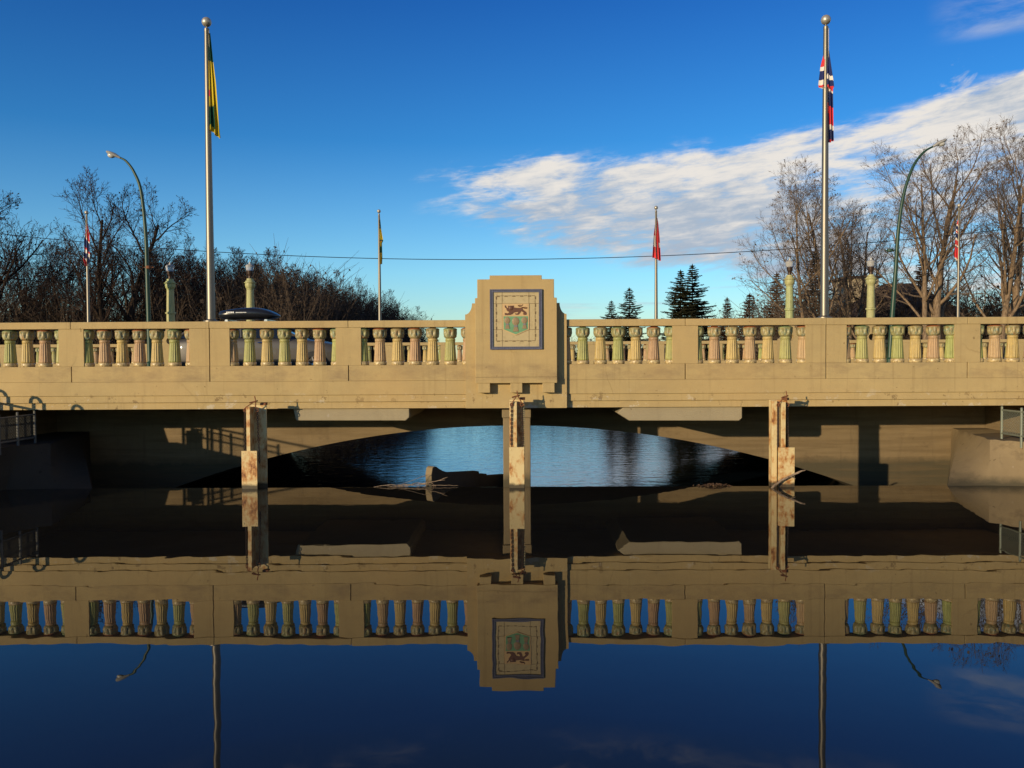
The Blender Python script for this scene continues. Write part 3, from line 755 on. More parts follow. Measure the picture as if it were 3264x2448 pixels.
branch_mesh(b, wiggle((-1.62, 16.34, .12), (-1.50, 16.33, .125), 3, .006, rr), .006, .003)
branch_mesh(b, wiggle((-1.80, 16.36, .10), (-1.68, 16.36, .0), 3, .01, rr), .008, .005)
branch_mesh(b, wiggle((-1.75, 16.33, .02), (-1.25, 16.34, .02), 6, .010, rr), .006, .003)
for i in range(16):
    x = rr.uniform(-2.6, -1.7); branch_mesh(b, wiggle((x, 16.3, .005), (x+rr.uniform(-.2, .22), 16.3+rr.uniform(-.12, .08), rr.uniform(.0, .06)), 4, .014, rr), .004, .002, 4)
o = b.build('driftwood', M['wood'], smooth=True); tag(o, 'tangle of pale dead twigs caught on the weir at the broken concrete stub', 'driftwood')
b = MB()
br_pts = [(4.60, 16.02, -.06), (4.68, 16.03, .03), (4.82, 16.06, .13), (4.98, 16.08, .20), (5.10, 16.10, .25), (5.22, 16.12, .30), (5.30, 16.13, .315)]
b.tube(br_pts, [.022, .024, .022, .021, .019, .016, .010], 8); b.tube([(5.10, 16.10, .25), (5.17, 16.08, .27)], [.012, .006], 5); b.tube([(5.0, 16.08, .21), (5.08, 16.0, .17)], [.010, .004], 5)
o = b.build('dead_branch', M['wood'], smooth=True); tag(o, 'single bare dead branch leaning out of the water against the right post', 'branch')
b = MB()
for i in range(150):
    x = rr.gauss(3.62, .14); y = 16.26+rr.uniform(-.05, .06); z = rr.uniform(0, .05)*max(0, 1-abs(x-3.62)/.4); s = rr.uniform(.015, .04); a = rr.uniform(0, 6.28)
    b.add([(x-s*cos(a), y-s*sin(a), z), (x+s*sin(a)*.4, y-s*cos(a)*.4, z+rr.uniform(0, .03)), (x+s*cos(a), y+s*sin(a), z+rr.uniform(0, .02)), (x-s*sin(a)*.4, y+s*cos(a)*.4, z)], [(0, 1, 2, 3)])
for i in range(10):
    x = rr.gauss(3.62, .12); branch_mesh(b, wiggle((x, 16.28, .0), (x+rr.uniform(-.2, .3), 16.25, rr.uniform(.0, .05)), 3, .01, rr), .005, .003, 4)
o = b.build('leaf_clump', M['dryleaf']); tag(o, 'floating clump of brown dead leaves left of the right post', 'leaves')

# ------------------------------------------------------------------ flag poles and flags
def flagpole(x, y, z0, ztop, r0, r1, label):
    P = thing('flagpole', label, 'flagpole', (x, y, z0), 'flagpoles along the two balustrades')
    h = ztop-z0
    b = MB(); b.lathe([(r0*1.9, 0), (r0*1.9, .02), (r0*1.25, .03), (r0, .05), (r0, .3), ((r0+r1)/2, h*.55), (r1, h-.13), (r1*1.05, h-.125), (r1*1.05, h-.06), (r1*.8, h-.05), (r1*.35, h-.045), (r1*.35, h-.01)], k=20)
    b.build('shaft', M['pole'], P, smooth=True)
    b = MB(); br_ = r1*2.05; b.ball((0, 0, h+br_*.75), br_, 20, 12); b.build('finial_ball', M['ball'], P, smooth=True)
    b = MB(); b.tube([(r1*1.15, -r1*.5, .9), (r1*1.1, -r1*.4, h*.6), (r1*1.1, -r1*.4, h-.1)], .004, 4); b.build('halyard', M['f_white'], P)
    return P
flagpole(-6.175, 16.97, ZR, 9.01, .080, .046, 'tall flagpole on the near rail carrying the big green and yellow flag')
flagpole(5.935, 16.97, ZR, 8.93, .078, .046, 'tall flagpole on the near rail carrying the big blue, white and red flag')
flagpole(-19.57, 38.52, ZR, 9.06, .075, .042, 'far flagpole at the left edge in front of the largest bare tree')
flagpole(-6.40, 38.52, ZR, 9.02, .080, .040, 'far flagpole left of the pylon with the small green and yellow flag')
flagpole(5.98, 38.52, ZR, 9.08, .080, .042, 'far flagpole right of the pylon with the red and white flag')
flagpole(19.40, 38.52, ZR, 9.08, .075, .042, 'far flagpole at the right edge in front of the bare trees')
def flag(x, y, label, rows, colour, mats, amp=.06, nf=3, seed=0, nu=40, nv=90, bot=None):
    """rows: (z, x left, x right) from top to bottom, hanging in folds; colour(f, z) -> material index"""
    g_ = random.Random(seed); ph = g_.uniform(0, 6)
    b = MB(); vs = []; fs = []; ms = []
    zt, zb_ = rows[0][0], rows[-1][0]
    for j in range(nv+1):
        z = zt+(zb_-zt)*j/nv
        for i in range(len(rows)-1):
            if rows[i][0] >= z >= rows[i+1][0]-1e-9: break
        t = (rows[i][0]-z)/(rows[i][0]-rows[i+1][0]); xl = rows[i][1]+(rows[i+1][1]-rows[i][1])*t; xr = rows[i][2]+(rows[i+1][2]-rows[i][2])*t
        for q in range(nu+1):
            f = q/nu; w = (xr-xl)
            # zig-zag folds: the cloth doubles back inside its own width
            s_ = f*nf; tri = abs((s_ % 2)-1)
            xx = xl+w*(f+.14*sin(2*pi*f*nf+ph))
            yy = amp*cos(2*pi*f*nf+ph+1.2*sin(z*1.7+ph))*(.35+.65*j/nv)-.055*w/.25
            zz = z+(bot(f) if bot else 0)*(j/nv)**3
            vs.append((xx, yy, zz))
    for j in range(nv):
        for q in range(nu):
            fs.append((j*(nu+1)+q, j*(nu+1)+q+1, (j+1)*(nu+1)+q+1, (j+1)*(nu+1)+q)); ms.append(colour((q+.5)/nu, zt+(zb_-zt)*(j+.5)/nv))
    b.v = [(p[0], p[1], p[2]) for p in vs]; b.f = fs; b.m = ms
    o = b.build('flag', mats, smooth=True); o.location = (x, y, 0); tag(o, label, 'flag', 'flags hanging limp from the poles')
    return o
GY = [M['f_green'], M['f_yellow'], M['f_red']]
UJ = [M['f_navy'], M['f_white'], M['f_red']]
def c_sask(f, z):
    if z > 8.33-.05*f: return 0
    if z > 7.42+.16*f-.05: return 2 if (7.6 < z < 7.72 and f < .2) else 1
    if z > 7.02-.06*f and f < .62: return 0
    return 1
flag(-6.175, 16.97, 'big limp green and yellow flag on the near left flagpole', [(8.86, .02, .075), (8.3, .03, .135), (7.9, .03, .185), (7.5, .03, .215), (7.0, .04, .245), (6.9, .04, .262)], c_sask, GY, .035, 2.5, 1, bot=lambda f: .10-.22*f)
def band(lst, slope=0.0):
    def c(f, z):
        zz = z+slope*(f-.5)
        for zlim, m_ in lst:
            if zz > zlim: return m_
        return lst[-1][1]
    return c
def c_uj_big(f, z):
    zz = z+.10*(f-.5)
    if f < .45:
        return band([(8.08, 2), (8.0, 1), (7.83, 0), (7.73, 1), (7.69, 2), (7.66, 1), (7.4, 0), (7.2, 2), (6, 0)])(f, z)
    return band([(7.95, 0), (7.86, 1), (7.74, 0), (7.66, 2), (7.62, 1), (7.34, 0), (6.98, 2), (6.88, 1), (6.68, 0), (6, 2)])(f, zz)
def rows_uj(): return
flag(5.935, 16.97, 'big limp blue, white and red flag on the near right flagpole', [(8.40, -.02, .05), (8.1, -.095, .075), (7.75, -.135, .115), (7.68, -.13, .12), (7.66, .0, .12), (7.2, .01, .135), (6.62, .02, .150)], c_uj_big, UJ, .035, 2.5, 2, bot=lambda f: -.02+.06*f)
c1 = band([(8.45, 2), (8.38, 1), (8.1, 2), (7.92, 2), (7.86, 1), (7.45, 0), (7.38, 2), (7.22, 1), (6.98, 0), (6.9, 1), (6, 2)], 0.45)
flag(-19.57, 38.52, 'small limp red, white and blue flag in front of the largest bare tree', [(8.62, -.02, .05), (8.2, -.05, .14), (7.9, -.12, .17), (7.4, -.14, .18), (7.0, -.17, .17), (6.72, -.08, .05)], c1, UJ, .05, 2.5, 3)
def c2(f, z):
    if z > 8.30: return 0
    if z > 7.80: return 1 if z > 7.98-.25*f or f < .4 else 0
    if z > 7.5: return (0 if f > .5 else 1) if z < 7.72 else 2 if f < .5 and z < 7.75 else 0
    if z > 7.22: return 0
    return 1 if f < .75 else 0
flag(-6.40, 38.52, 'small limp green and yellow flag on the far pole left of the pylon', [(8.88, .0, .045), (8.3, .01, .10), (7.75, .02, .20), (7.65, .03, .14), (7.0, .05, .15), (6.72, .05, .13)], c2, GY, .04, 2.5, 4)
def c3(f, z):
    if z > 7.95-.10*f: return 1
    if z > 7.90: return 1
    if z > 7.40+.0*f: return 0 if (f < .45 and not (7.72 < z < 7.86 and .2 < f < .4)) else (1 if f < .82 or z > 7.6 else 0)
    return 1
flag(5.98, 38.52, 'limp red and white flag on the far pole right of the pylon', [(8.70, -.01, .05), (8.5, -.03, .085), (7.9, -.10, .13), (7.4, -.13, .16), (6.86, -.15, .18)], c3, [M['f_white'], M['f_red']], .05, 2.5, 5, bot=lambda f: .08-.16*f)
c4 = band([(8.28, 2), (8.2, 1), (8.05, 0), (7.98, 1), (7.92, 2), (7.88, 1), (7.68, 0), (7.58, 1), (7.38, 2), (7.32, 1), (7.28, 0), (6.80, 2), (6, 1)], .12)
flag(19.40, 38.52, 'small limp red and navy flag at the right edge before bare trees', [(8.50, -.05, .0), (8.2, -.12, .0), (7.6, -.17, .0), (7.0, -.21, -.01), (6.85, -.2, -.02), (6.7, -.11, -.03)], c4, UJ, .045, 2.5, 6)

# ------------------------------------------------------------------ ornamental lamps and street lamps
def ornate(x, y, label, first=None):
    P = thing('ornamental_lamp', label, 'lamp post', (x, y, 2.13), 'ornamental lamps on the far side')
    b = MB(); pr = [(-.47, 0), (.47, 0), (.47, 1.12), (.38, 1.16), (.30, 1.30), (.27, 1.45), (.27, 1.58), (.17, 1.60), (.17, 1.76), (-.17, 1.76), (-.17, 1.60), (-.27, 1.58), (-.27, 1.45), (-.30, 1.30), (-.38, 1.16), (-.47, 1.12)]
    # pedestal with a round eye: outer outline joined to the hole by strips
    hc, hr = 1.17, .145
    k = 48; vs = []; fs = []
    def hit(t):
        d = (cos(t), sin(t)); best = None
        for i in range(len(pr)):
            a, c = pr[i], pr[(i+1) % len(pr)]
            ex, ez = c[0]-a[0], c[1]-a[1]; den = d[0]*ez-d[1]*ex
            if abs(den) < 1e-9: continue
            ax, az_ = a[0], a[1]-hc
            u = (ax*ez-az_*ex)/den; w = (ax*d[1]-az_*d[0])/den
            if u > 0 and -1e-6 <= w <= 1+1e-6 and (best is None or u < best): best = u
        return best
    for yy in (-.16, .16):
        for i in range(k):
            t = 2*pi*i/k; r_ = hit(t); vs.append((hr*cos(t), yy, hc+hr*sin(t))); vs.append((r_*cos(t), yy, hc+r_*sin(t)))
    for i in range(k):
        j = (i+1) % k; o1 = 2*k
        fs += [(2*i, 2*i+1, 2*j+1, 2*j), (o1+2*j, o1+2*j+1, o1+2*i+1, o1+2*i), (2*i+1, o1+2*i+1, o1+2*j+1, 2*j+1), (2*j, o1+2*j, o1+2*i, 2*i)]
    b.add(vs, fs); b.build('pedestal', M['cream_far'], P)
    b = MB()
    fl = lambda i, t, r, z: r*(1-.06*(1-abs(sin(t*8))**1.3))
    b.lathe([(.175, 1.755), (.175, 2.33), ], k=64, fn=fl)
    b.lathe([(.170, 2.325), (.215, 2.345), (.215, 2.41), (.18, 2.43)], k=24)
    b.lathe([(.172, 2.425), (.165, 2.8), (.150, 3.37)], k=64, fn=fl)
    b.build('column', M['lampcol'], P, smooth=True)
    b = MB(); b.lathe([(.145, 3.36), (.160, 3.38), (.150, 3.41), (.185, 3.47), (.205, 3.56), (.205, 3.64), (.18, 3.645)], k=32, fn=lambda i, t, r, z: r+(.012*abs(sin(t*5)) if 2 < i < 5 else 0))
    b.lathe([(.19, 3.64), (.25, 3.65), (.255, 3.685), (.20, 3.70), (.19, 3.75), (.145, 3.775), (.14, 3.85), (.10, 3.855)], k=24)
    b.build('capital', M['lampcol'], P, smooth=True)
    b = MB(); b.lathe([(.075, 3.85), (.085, 3.88), (.070, 3.93), (.090, 4.0), (.125, 4.08), (.12, 4.12), (.135, 4.15), (.135, 4.18), (.06, 4.18)], k=20); b.build('neck', M['bronze'], P, smooth=True)
    b = MB(); b.lathe([(.12, 4.182), (.155, 4.21), (.165, 4.26), (.168, 4.33), (.18, 4.36), (.185, 4.40), (.175, 4.42), (.14, 4.45), (.10, 4.47), (.05, 4.48)], k=24)
    b.build('globe', M['globe'], P, smooth=True)
    b = MB(); b.lathe([(.05, 4.48), (.055, 4.50), (.03, 4.52), (.035, 4.545), (.012, 4.575), (.004, 4.63)], k=12); b.build('finial', M['lens'], P, smooth=True)
    return P
ornate(-15.28, 37.15, 'ornamental green column lamp furthest left, beside the green street lamp mast')
ornate(-11.80, 37.15, 'ornamental green column lamp rising behind the car roof box')
ornate(11.50, 37.15, 'ornamental green column lamp just left of the tall right flagpole')
ornate(14.98, 37.15, 'ornamental green column lamp just right of the tall right flagpole')
def street(x, y, sg, pts, label):
    P = thing('street_lamp', label, 'street lamp', (x, y, 2.0), 'tall green curved street lamps')
    n_ = len(pts)
    b = MB(); b.lathe([(.17, 0), (.17, .35), (.12, .40), (.105, .42)], k=8)
    # smooth the mast line
    P3 = [Vector((p[0]-x, 0, p[1]-2.0)) for p in pts]
    sm = []
    for i in range(len(P3)-1):
        p0 = P3[max(0, i-1)]; p1 = P3[i]; p2 = P3[i+1]; p3 = P3[min(len(P3)-1, i+2)]
        for q in range(6):
            t = q/6; sm.append(.5*((2*p1)+(p2-p0)*t+(2*p0-5*p1+4*p2-p3)*t*t+(3*p1-p0-3*p2+p3)*t**3))
    sm.append(P3[-1]); m_ = len(sm)
    b.tube(sm, [.105-.068*i/(m_-1) for i in range(m_)], 10); b.build('mast', M['greenpole'], P, smooth=True)
    e = sm[-1]; d = (sm[-1]-sm[-3]).normalized()
    b = MB(); L_ = .62
    def ring(t, w, h, dz): return [e+d*(L_*t)+Vector((0, w*cos(a), dz+h*sin(a)+ (0))) for a in [2*pi*q/12 for q in range(12)]]
    rings = [ring(-.02, .05, .05, 0), ring(.1, .07, .06, .01), ring(.3, .13, .085, .02), ring(.6, .17, .09, .01), ring(.88, .14, .075, 0), ring(1.0, .06, .035, 0)]
    vs = [p for r_ in rings for p in r_]; fs = [(i*12+j, i*12+(j+1) % 12, (i+1)*12+(j+1) % 12, (i+1)*12+j) for i in range(5) for j in range(12)] + [tuple(range(11, -1, -1)), tuple(range(60, 72))]
    b.add(vs, fs); b.build('housing', M['lamp_grey'], P, smooth=True)
    b = MB(); c = e+d*(L_*.62); b.ball((c.x, c.y, c.z-.05), .17, 14, 8, (1, .8, .72)); b.build('lens', M['lens'], P, smooth=True)
    b = MB(); zc = 4.4 if sg < 0 else 4.9; xx = sm[0].x; b.tube([(xx-.2*1, 0, zc), (xx+.22, 0, zc)], .02, 6); b.lathe([(.11, zc-.06), (.12, zc-.05), (.12, zc+.05), (.11, zc+.06)], c=(xx, 0, 0), k=12); b.build('collar', M['greenpole'] if sg > 0 else M['rust'], P)
street(-15.82, 36.25, -1, [(-15.82, 2.0), (-15.85, 4.2), (-15.88, 6.2), (-15.92, 7.9), (-16.08, 9.6), (-16.36, 10.40), (-16.68, 10.86), (-16.95, 11.02)], 'tall curved green street lamp whose head bends to the left')
street(15.42, 36.25, 1, [(15.40, 2.0), (15.52, 4.2), (15.64, 6.0), (15.74, 7.7), (15.95, 9.2), (16.32, 10.34), (16.75, 10.95), (17.15, 11.20)], 'tall curved green street lamp whose head bends to the right, before bare trees')

# ------------------------------------------------------------------ the car with a roof box
def car():
    P = thing('parked_car', 'silver grey car with a black roof box crossing the bridge behind the balustrade', 'car', (-6.42, 21.6, 2.0))
    n = NT('car_paint'); k = n.noise(3, 3); M['carpaint'] = n.fin(n.mix(k, (.055, .049, .042), (.068, .061, .052)), .5, .1); n.b.inputs['Coat Weight'].default_value = .35
    M['carglass'] = simple('car_glass', (.012, .015, .02), .06, var=0, bump=0, spec=.8)
    M['rubber'] = simple('rubber', (.02, .02, .02), .8)
    M['alloy'] = simple('alloy', (.55, .54, .52), .3, metal=.8, bump=0)
    M['blackplastic'] = simple('black_plastic', (.012, .013, .017), .28, var=.1, bump=0)
    M['chrome'] = simple('chrome', (.8, .8, .8), .12, metal=1, bump=0)
    M['headl'] = simple('headlight_glass', (.7, .68, .62), .1, bump=0)
    # lower body: stations along x (front = +x), each a half outline (y, z) mirrored
    stx = [(-2.22, .62, .40, .80, .92), (-2.12, .80, .28, .86, 1.0), (-1.6, .86, .20, .92, 1.04), (-.8, .875, .18, .93, 1.02), (0, .88, .18, .92, 1.0), (.75, .875, .18, .90, .985), (1.05, .87, .20, .88, .965), (1.55, .86, .22, .80, .90), (2.0, .78, .26, .70, .80), (2.18, .60, .34, .60, .68)]
    b = MB(); vs = []; ns = 10
    for (x, w, zl, zb, zt) in stx:
        half = [(w*.80, zl), (w*.97, zl+.06), (w, zl+(zb-zl)*.45), (w*.985, zb-.03), (w*.93, (zb+zt)/2+.02), (w*.60, zt)]
        ring = [(x, -y, z) for y, z in half] + [(x, y, z) for y, z in half[::-1]]
        vs += ring
    kk = 12; m_ = len(stx)
    fs = [(i*kk+j, i*kk+(j+1) % kk, (i+1)*kk+(j+1) % kk, (i+1)*kk+j) for i in range(m_-1) for j in range(kk)] + [tuple(range(kk-1, -1, -1)), tuple(range((m_-1)*kk, m_*kk))]
    b.add(vs, [f[::-1] for f in fs]); o = b.build('body', M['carpaint'], P, smooth=True)
    ss_ = o.modifiers.new('s', 'SUBSURF'); ss_.levels = 2; ss_.render_levels = 2
    # cabin glass and roof
    cab = [(-2.05, .70, .98, .98), (-1.75, .74, .98, 1.22), (-1.2, .76, .98, 1.345), (-.4, .77, .98, 1.375), (.1, .76, .98, 1.35), (.45, .75, .97, 1.22), (.98, .72, .95, .965)]
    b = MB(); vs = []
    for x, w, z0, z1 in cab:
        t = (z1-z0)/.4; wt = w-.17*t
        vs += [(x, -w, z0), (x, -(w+wt)/2-.01, (z0+z1)/2), (x, -wt, z1), (x, wt, z1), (x, (w+wt)/2+.01, (z0+z1)/2), (x, w, z0)]
    fs = [(i*6+j, i*6+j+1, (i+1)*6+j+1, (i+1)*6+j) for i in range(len(cab)-1) for j in range(5)]
    b.add(vs, fs); b.build('window_glass', M['carglass'], P, smooth=True)
    b = MB(); rf = [(-1.65, .60, 1.27), (-1.2, .595, 1.362), (-.4, .60, 1.392), (.1, .595, 1.367), (.38, .60, 1.27)]
    vs = []
    for x, w, z in rf: vs += [(x, -w, z-.022), (x, -w*.7, z+.012), (x, 0, z+.022), (x, w*.7, z+.012), (x, w, z-.022)]
    b.add(vs, [(i*5+j, i*5+j+1, (i+1)*5+j+1, (i+1)*5+j) for i in range(4) for j in range(4)]); o = b.build('roof', M['carpaint'], P, smooth=True)
    for s in (-1, 1):
        for path, rad in (([(.98, s*.715, .97), (.42, s*.64, 1.25), (.10, s*.61, 1.365)], .032), ([(-.42, s*.772, .99), (-.50, s*.61, 1.375)], .032), ([(-2.0, s*.70, 1.0), (-1.62, s*.61, 1.28), (-1.3, s*.605, 1.35)], .045)):
            b = MB(); b.tube(path, rad, 6); b.build('pillar', M['carpaint'], P, smooth=True)
    for x in (1.35, -1.38):
        for s in (-1, 1):
            b = MB(); yo = s*.80
            prof = [(.20, -.10), (.29, -.10), (.315, -.085), (.325, -.05), (.325, .05), (.315, .085), (.29, .10), (.20, .10)]
            vs = []
            for r_, w_ in prof:
                for q in range(28): t = 2*pi*q/28; vs.append((x+r_*cos(t), yo+w_, .325+r_*sin(t)))
            b.add(vs, [(i*28+j, i*28+(j+1) % 28, (i+1)*28+(j+1) % 28, (i+1)*28+j) for i in range(7) for j in range(28)])
            w = b.build('wheel', M['rubber'], P, smooth=True)
            b = MB(); yy = yo+s*.075
            ring = [(x+.20*cos(t), yy, .325+.20*sin(t)) for t in [2*pi*q/24 for q in range(25)]]; b.tube(ring, .016, 6, caps=False)
            for q in range(5):
                t0 = 2*pi*q/5+.3
                for dt in (-.16, .16): b.tube([(x+.05*cos(t0), yy, .325+.05*sin(t0)), (x+.195*cos(t0+dt), yy, .325+.195*sin(t0+dt))], .015, 5)
            b.ball((x, yy, .325), .05, 10, 6, (1, .4, 1)); b.build('rim', M['alloy'], w, smooth=True)
    for s in (-1, 1):
        b = MB(); b.ball((2.02, s*.60, .72), .16, 12, 8, (.7, .7, .42)); b.build('headlight', M['headl'], P, smooth=True)
        b = MB(); b.ball((.62, s*.95, 1.0), .10, 10, 8, (.6, 1, .7)); b.build('mirror', M['carpaint'], P, smooth=True)
        for dx in (.10, -.95):
            b = MB(); b.tube([(dx-.09, s*.885, .86), (dx-.05, s*.905, .865), (dx+.05, s*.905, .865), (dx+.09, s*.885, .86)], .013, 6); b.build('door_handle', M['chrome'], P, smooth=True)
        b = MB(); b.box(-1.0, 1.0, s*.884-.006, s*.884+.006, .42, .46); b.build('side_strip', M['blackplastic'], P)
    # roof bars and the box belong to the load: the box is a thing strapped on top
    for x in (-.85, .12):
        b = MB(); b.box(x-.03, x+.03, -.60, .60, 1.415, 1.44); b.box(x-.04, x+.04, -.60, -.54, 1.34, 1.4145); b.box(x-.04, x+.04, .54, .60, 1.34, 1.4145); b.build('roof_bar', M['alloy'], P)
    B = thing('roof_box', 'long glossy black roof box strapped on top of the grey car', 'roof box', (-6.62, 21.3, 3.445))
    sec = [(q*.725, w_, a_*.9, c_*.9) for q, w_, a_, c_ in [(-1.25, .05, .10, .17), (-1.18, .32, .02, .23), (-.9, .42, 0, .27), (-.4, .43, 0, .325), (0, .43, 0, .34), (.35, .40, 0, .30), (.62, .33, .02, .21), (.76, .20, .05, .14), (.82, .05, .09, .11)]]
    b = MB(); vs = []; kq = 14
    for x, w, z0, z1 in sec:
        for q in range(kq):
            a = 2*pi*q/kq; ca, sa = cos(a), sin(a)
            e_ = lambda v: (abs(v)**.6)*(1 if v >= 0 else -1)
            vs.append((x, w*e_(ca), (z0+z1)/2+(z1-z0)/2*e_(sa)))
    b.add(vs, [(i*kq+j, i*kq+(j+1) % kq, (i+1)*kq+(j+1) % kq, (i+1)*kq+j)[::-1] for i in range(len(sec)-1) for j in range(kq)] + [tuple(range(kq)), tuple(range(len(sec)*kq-1, (len(sec)-1)*kq-1, -1))])
    o = b.build('shell', M['blackplastic'], B, smooth=True); q = o.modifiers.new('s', 'SUBSURF'); q.levels = 1; q.render_levels = 2
    b = MB(); M['whitemark'] = simple('white_lettering', (.75, .75, .72), .5, bump=0)
    x = -.60; words = [MB(), MB()]
    for i, wd in enumerate((.030, .030, .030, .030, .030, .0, .024, .024, .024, .024, .024, .024, .024, .024)):
        if wd: words[i > 5].box(x, x+wd, -.436, -.424, .145 if wd > .025 else .15, .180 if wd > .025 else .168)
        x += (wd or .03)+.009
    for w_ in words: w_.build('lettering', M['whitemark'], B)
car()

# ------------------------------------------------------------------ trees
class Tree:
    def __init__(s, seed, counts, H, spread, lean=(0, 0), trunkr=.28, fork=.22, wig=.22, up=.10, minr=.010, nleaf=.0, trunks=1, trad=0.0, angle=(.45, .95)):
        s.g = random.Random(seed); s.T = MB(); s.C = MB(); s.counts = counts; s.wig = wig; s.up = up; s.minr = minr; s.nleaf = nleaf; s.spread = spread; s.angle = angle; s.H = H
        for i in range(trunks):
            a = 2*pi*i/trunks+s.g.uniform(-.4, .4)+.4; d = Vector((cos(a)*trad+lean[0], sin(a)*trad*.7+lean[1], 1)).normalized()
            s.grow(Vector((cos(a)*.2*(trunks > 1), sin(a)*.2*(trunks > 1), -.4)), d, H*s.g.uniform(.78, .95) if i else H*.9, trunkr*(1 if i == 0 else s.g.uniform(.65, .95)), 0, fork)
    def grow(s, p, d, L, r, lev, start=.25):
        g = s.g; ns = (9, 7, 5, 3, 2)[lev]; k = (9, 6, 4, 3, 3)[lev]
        pts = [p.copy()]; dirs = [d.copy()]; tip = max(s.minr*.6, r*(.22 if lev == 0 else .3)); rad = [r*(1.25 if lev == 0 else 1)]
        w = s.wig*(.5 if lev == 0 else 1)
        for i in range(ns):
            d = (d+Vector((g.uniform(-w, w), g.uniform(-w, w), g.uniform(-w, w)+s.up*(1 if lev else .6)))).normalized()
            p = p+d*(L/ns); pts.append(p.copy()); dirs.append(d.copy()); rad.append(r+(tip-r)*((i+1)/ns)**.85)
        (s.T if lev < 2 else s.C).tube(pts, rad, k, caps=(lev < 2))
        if lev >= 4 or lev >= len(s.counts):
            if s.nleaf and g.random() < s.nleaf:
                for q in range(g.randint(1, 2)):
                    c = pts[g.randint(1, ns)]; z = g.uniform(.03, .07); a = Vector((g.uniform(-1, 1), g.uniform(-1, 1), g.uniform(-1, 1)))*z; e = Vector((g.uniform(-1, 1), g.uniform(-1, 1), g.uniform(-1, 1)))*z
                    s.C.add([c-a, c+e, c+a, c-e], [(0, 1, 2, 3)])
            return
        n = s.counts[lev]; ph = g.uniform(0, 6.28)
        for i in range(n):
            t = start+(1-start)*((i+g.uniform(.2, .9))/n); f = t*ns; q = min(ns-1, int(f)); u = f-q
            bp_ = pts[q].lerp(pts[q+1], u); bd = dirs[q+1]; br_ = rad[q]+(rad[q+1]-rad[q])*u
            ph += 2.4+g.uniform(-.5, .5); an = g.uniform(*s.angle)*(1.0 if lev else s.spread)
            o = bd.orthogonal().normalized(); o = Matrix.Rotation(ph, 3, bd) @ o
            nd = (bd*cos(an)+o*sin(an)).normalized()
            if lev == 0: nd = (nd+Vector((0, 0, .12))).normalized()
            nl = L*g.uniform(.42, .62)*(1.12-.60*t if lev < 2 else 1.05-.4*t)
            s.grow(bp_, nd, nl, max(s.minr, br_*g.uniform(.48, .66)), lev+1, .18)
    def meshes(s, bark_, twig_):
        zs = sorted(p[2] for p in s.C.v); zt = zs[int(len(zs)*.998)]; k = s.H/zt
        for b in (s.T, s.C): b.v = [(p[0]*k, p[1]*k, p[2]*k) for p in b.v]
        return s.T.mesh('trunk', bark_, True), s.C.mesh('crown', twig_)
def plant(ms, name, x, y, z, label, group, sc=1.0, rz=0.0, cat='tree', sz=None):
    P = thing(name, label, cat, (x, y, z), group, rz); P.scale = (sc, sc, sz or sc)
    for m_, nm in zip(ms, ('trunk', 'crown')):
        o = link(bpy.data.objects.new(nm, m_)); o.parent = P
    return P
BD, TD, BL, TL = M['bark_dark'], M['twig_dark'], M['bark_light'], M['twig_light']
GL = 'bare dark trees on the left bank'; GR = 'bare tan trees on the right bank'; GS = 'spruces on the far shore'
tA = Tree(11, (10, 9, 7, 5), 13.5, 1.1, trunkr=.42, fork=.16, wig=.20, up=.06, nleaf=.35, trunks=2, trad=.22).meshes(BD, TD)
tB = Tree(12, (11, 8, 6, 5), 12.0, .9, trunkr=.30, fork=.18, wig=.20, up=.10, nleaf=.35, trunks=2, trad=.3).meshes(BD, TD)
tC = Tree(13, (10, 8, 6, 5), 10.0, .9, trunkr=.24, fork=.12, wig=.2, up=.13, nleaf=.3, trunks=3, trad=.35).meshes(BD, TD)
plant(tA, 'bare_tree', -26.9, 56, 1.4, 'largest bare dark tree on the left, spreading behind the far left flag', GL, 1.0, .3)
plant(tB, 'bare_tree', -35.6, 58, 1.4, 'bare dark tree cut by the left edge of the photo', GL, 1.22, 2.0)
plant(tC, 'bare_tree', -31.0, 60, 1.4, 'bushy bare dark tree between the left edge and the largest bare tree', GL, 1.05, 1.1)
plant(tB, 'bare_tree', -24.4, 62, 1.4, 'bare dark tree right of the left street lamp mast, left of the tall flagpole', GL, 0.80, 0.7)
plant(tC, 'bare_tree', -23.5, 66, 1.4, 'bare dark tree rising behind the tall left flagpole', GL, 0.99, 2.8)
plant(tB, 'bare_tree', -22.6, 70, 1.4, 'bare dark tree behind the lamp that stands above the car', GL, 0.83, 5.1)
plant(tC, 'bare_tree', -21.8, 75, 1.4, 'bare dark tree above the right end of the car roof box', GL, 1.02, 0.2)
plant(tC, 'bare_tree', -20.7, 80, 1.4, 'rounded bare dark tree half way between the car and the far yellow flag', GL, 1.02, 3.7)
plant(tB, 'bare_tree', -19.9, 86, 1.4, 'bare dark tree nearer the far yellow flag than the car', GL, 0.84, 1.6)
plant(tC, 'bare_tree', -18.7, 92, 1.4, 'lower bare dark tree just left of the far yellow flag', GL, 0.95, 5.6)
plant(tC, 'bare_tree', -17.1, 98, 1.4, 'small bare tree standing behind the far yellow flag pole', GL, 0.91, 2.2)
plant(tC, 'bare_tree', -15.9, 104, 1.4, 'small bare tree just right of the far yellow flag pole', GL, 0.86, 4.9)
plant(tC, 'bare_tree', -15.4, 112, 1.4, 'smallest bare tree ending the left row, its twigs nearest the pylon', GL, 0.79, 1.1)
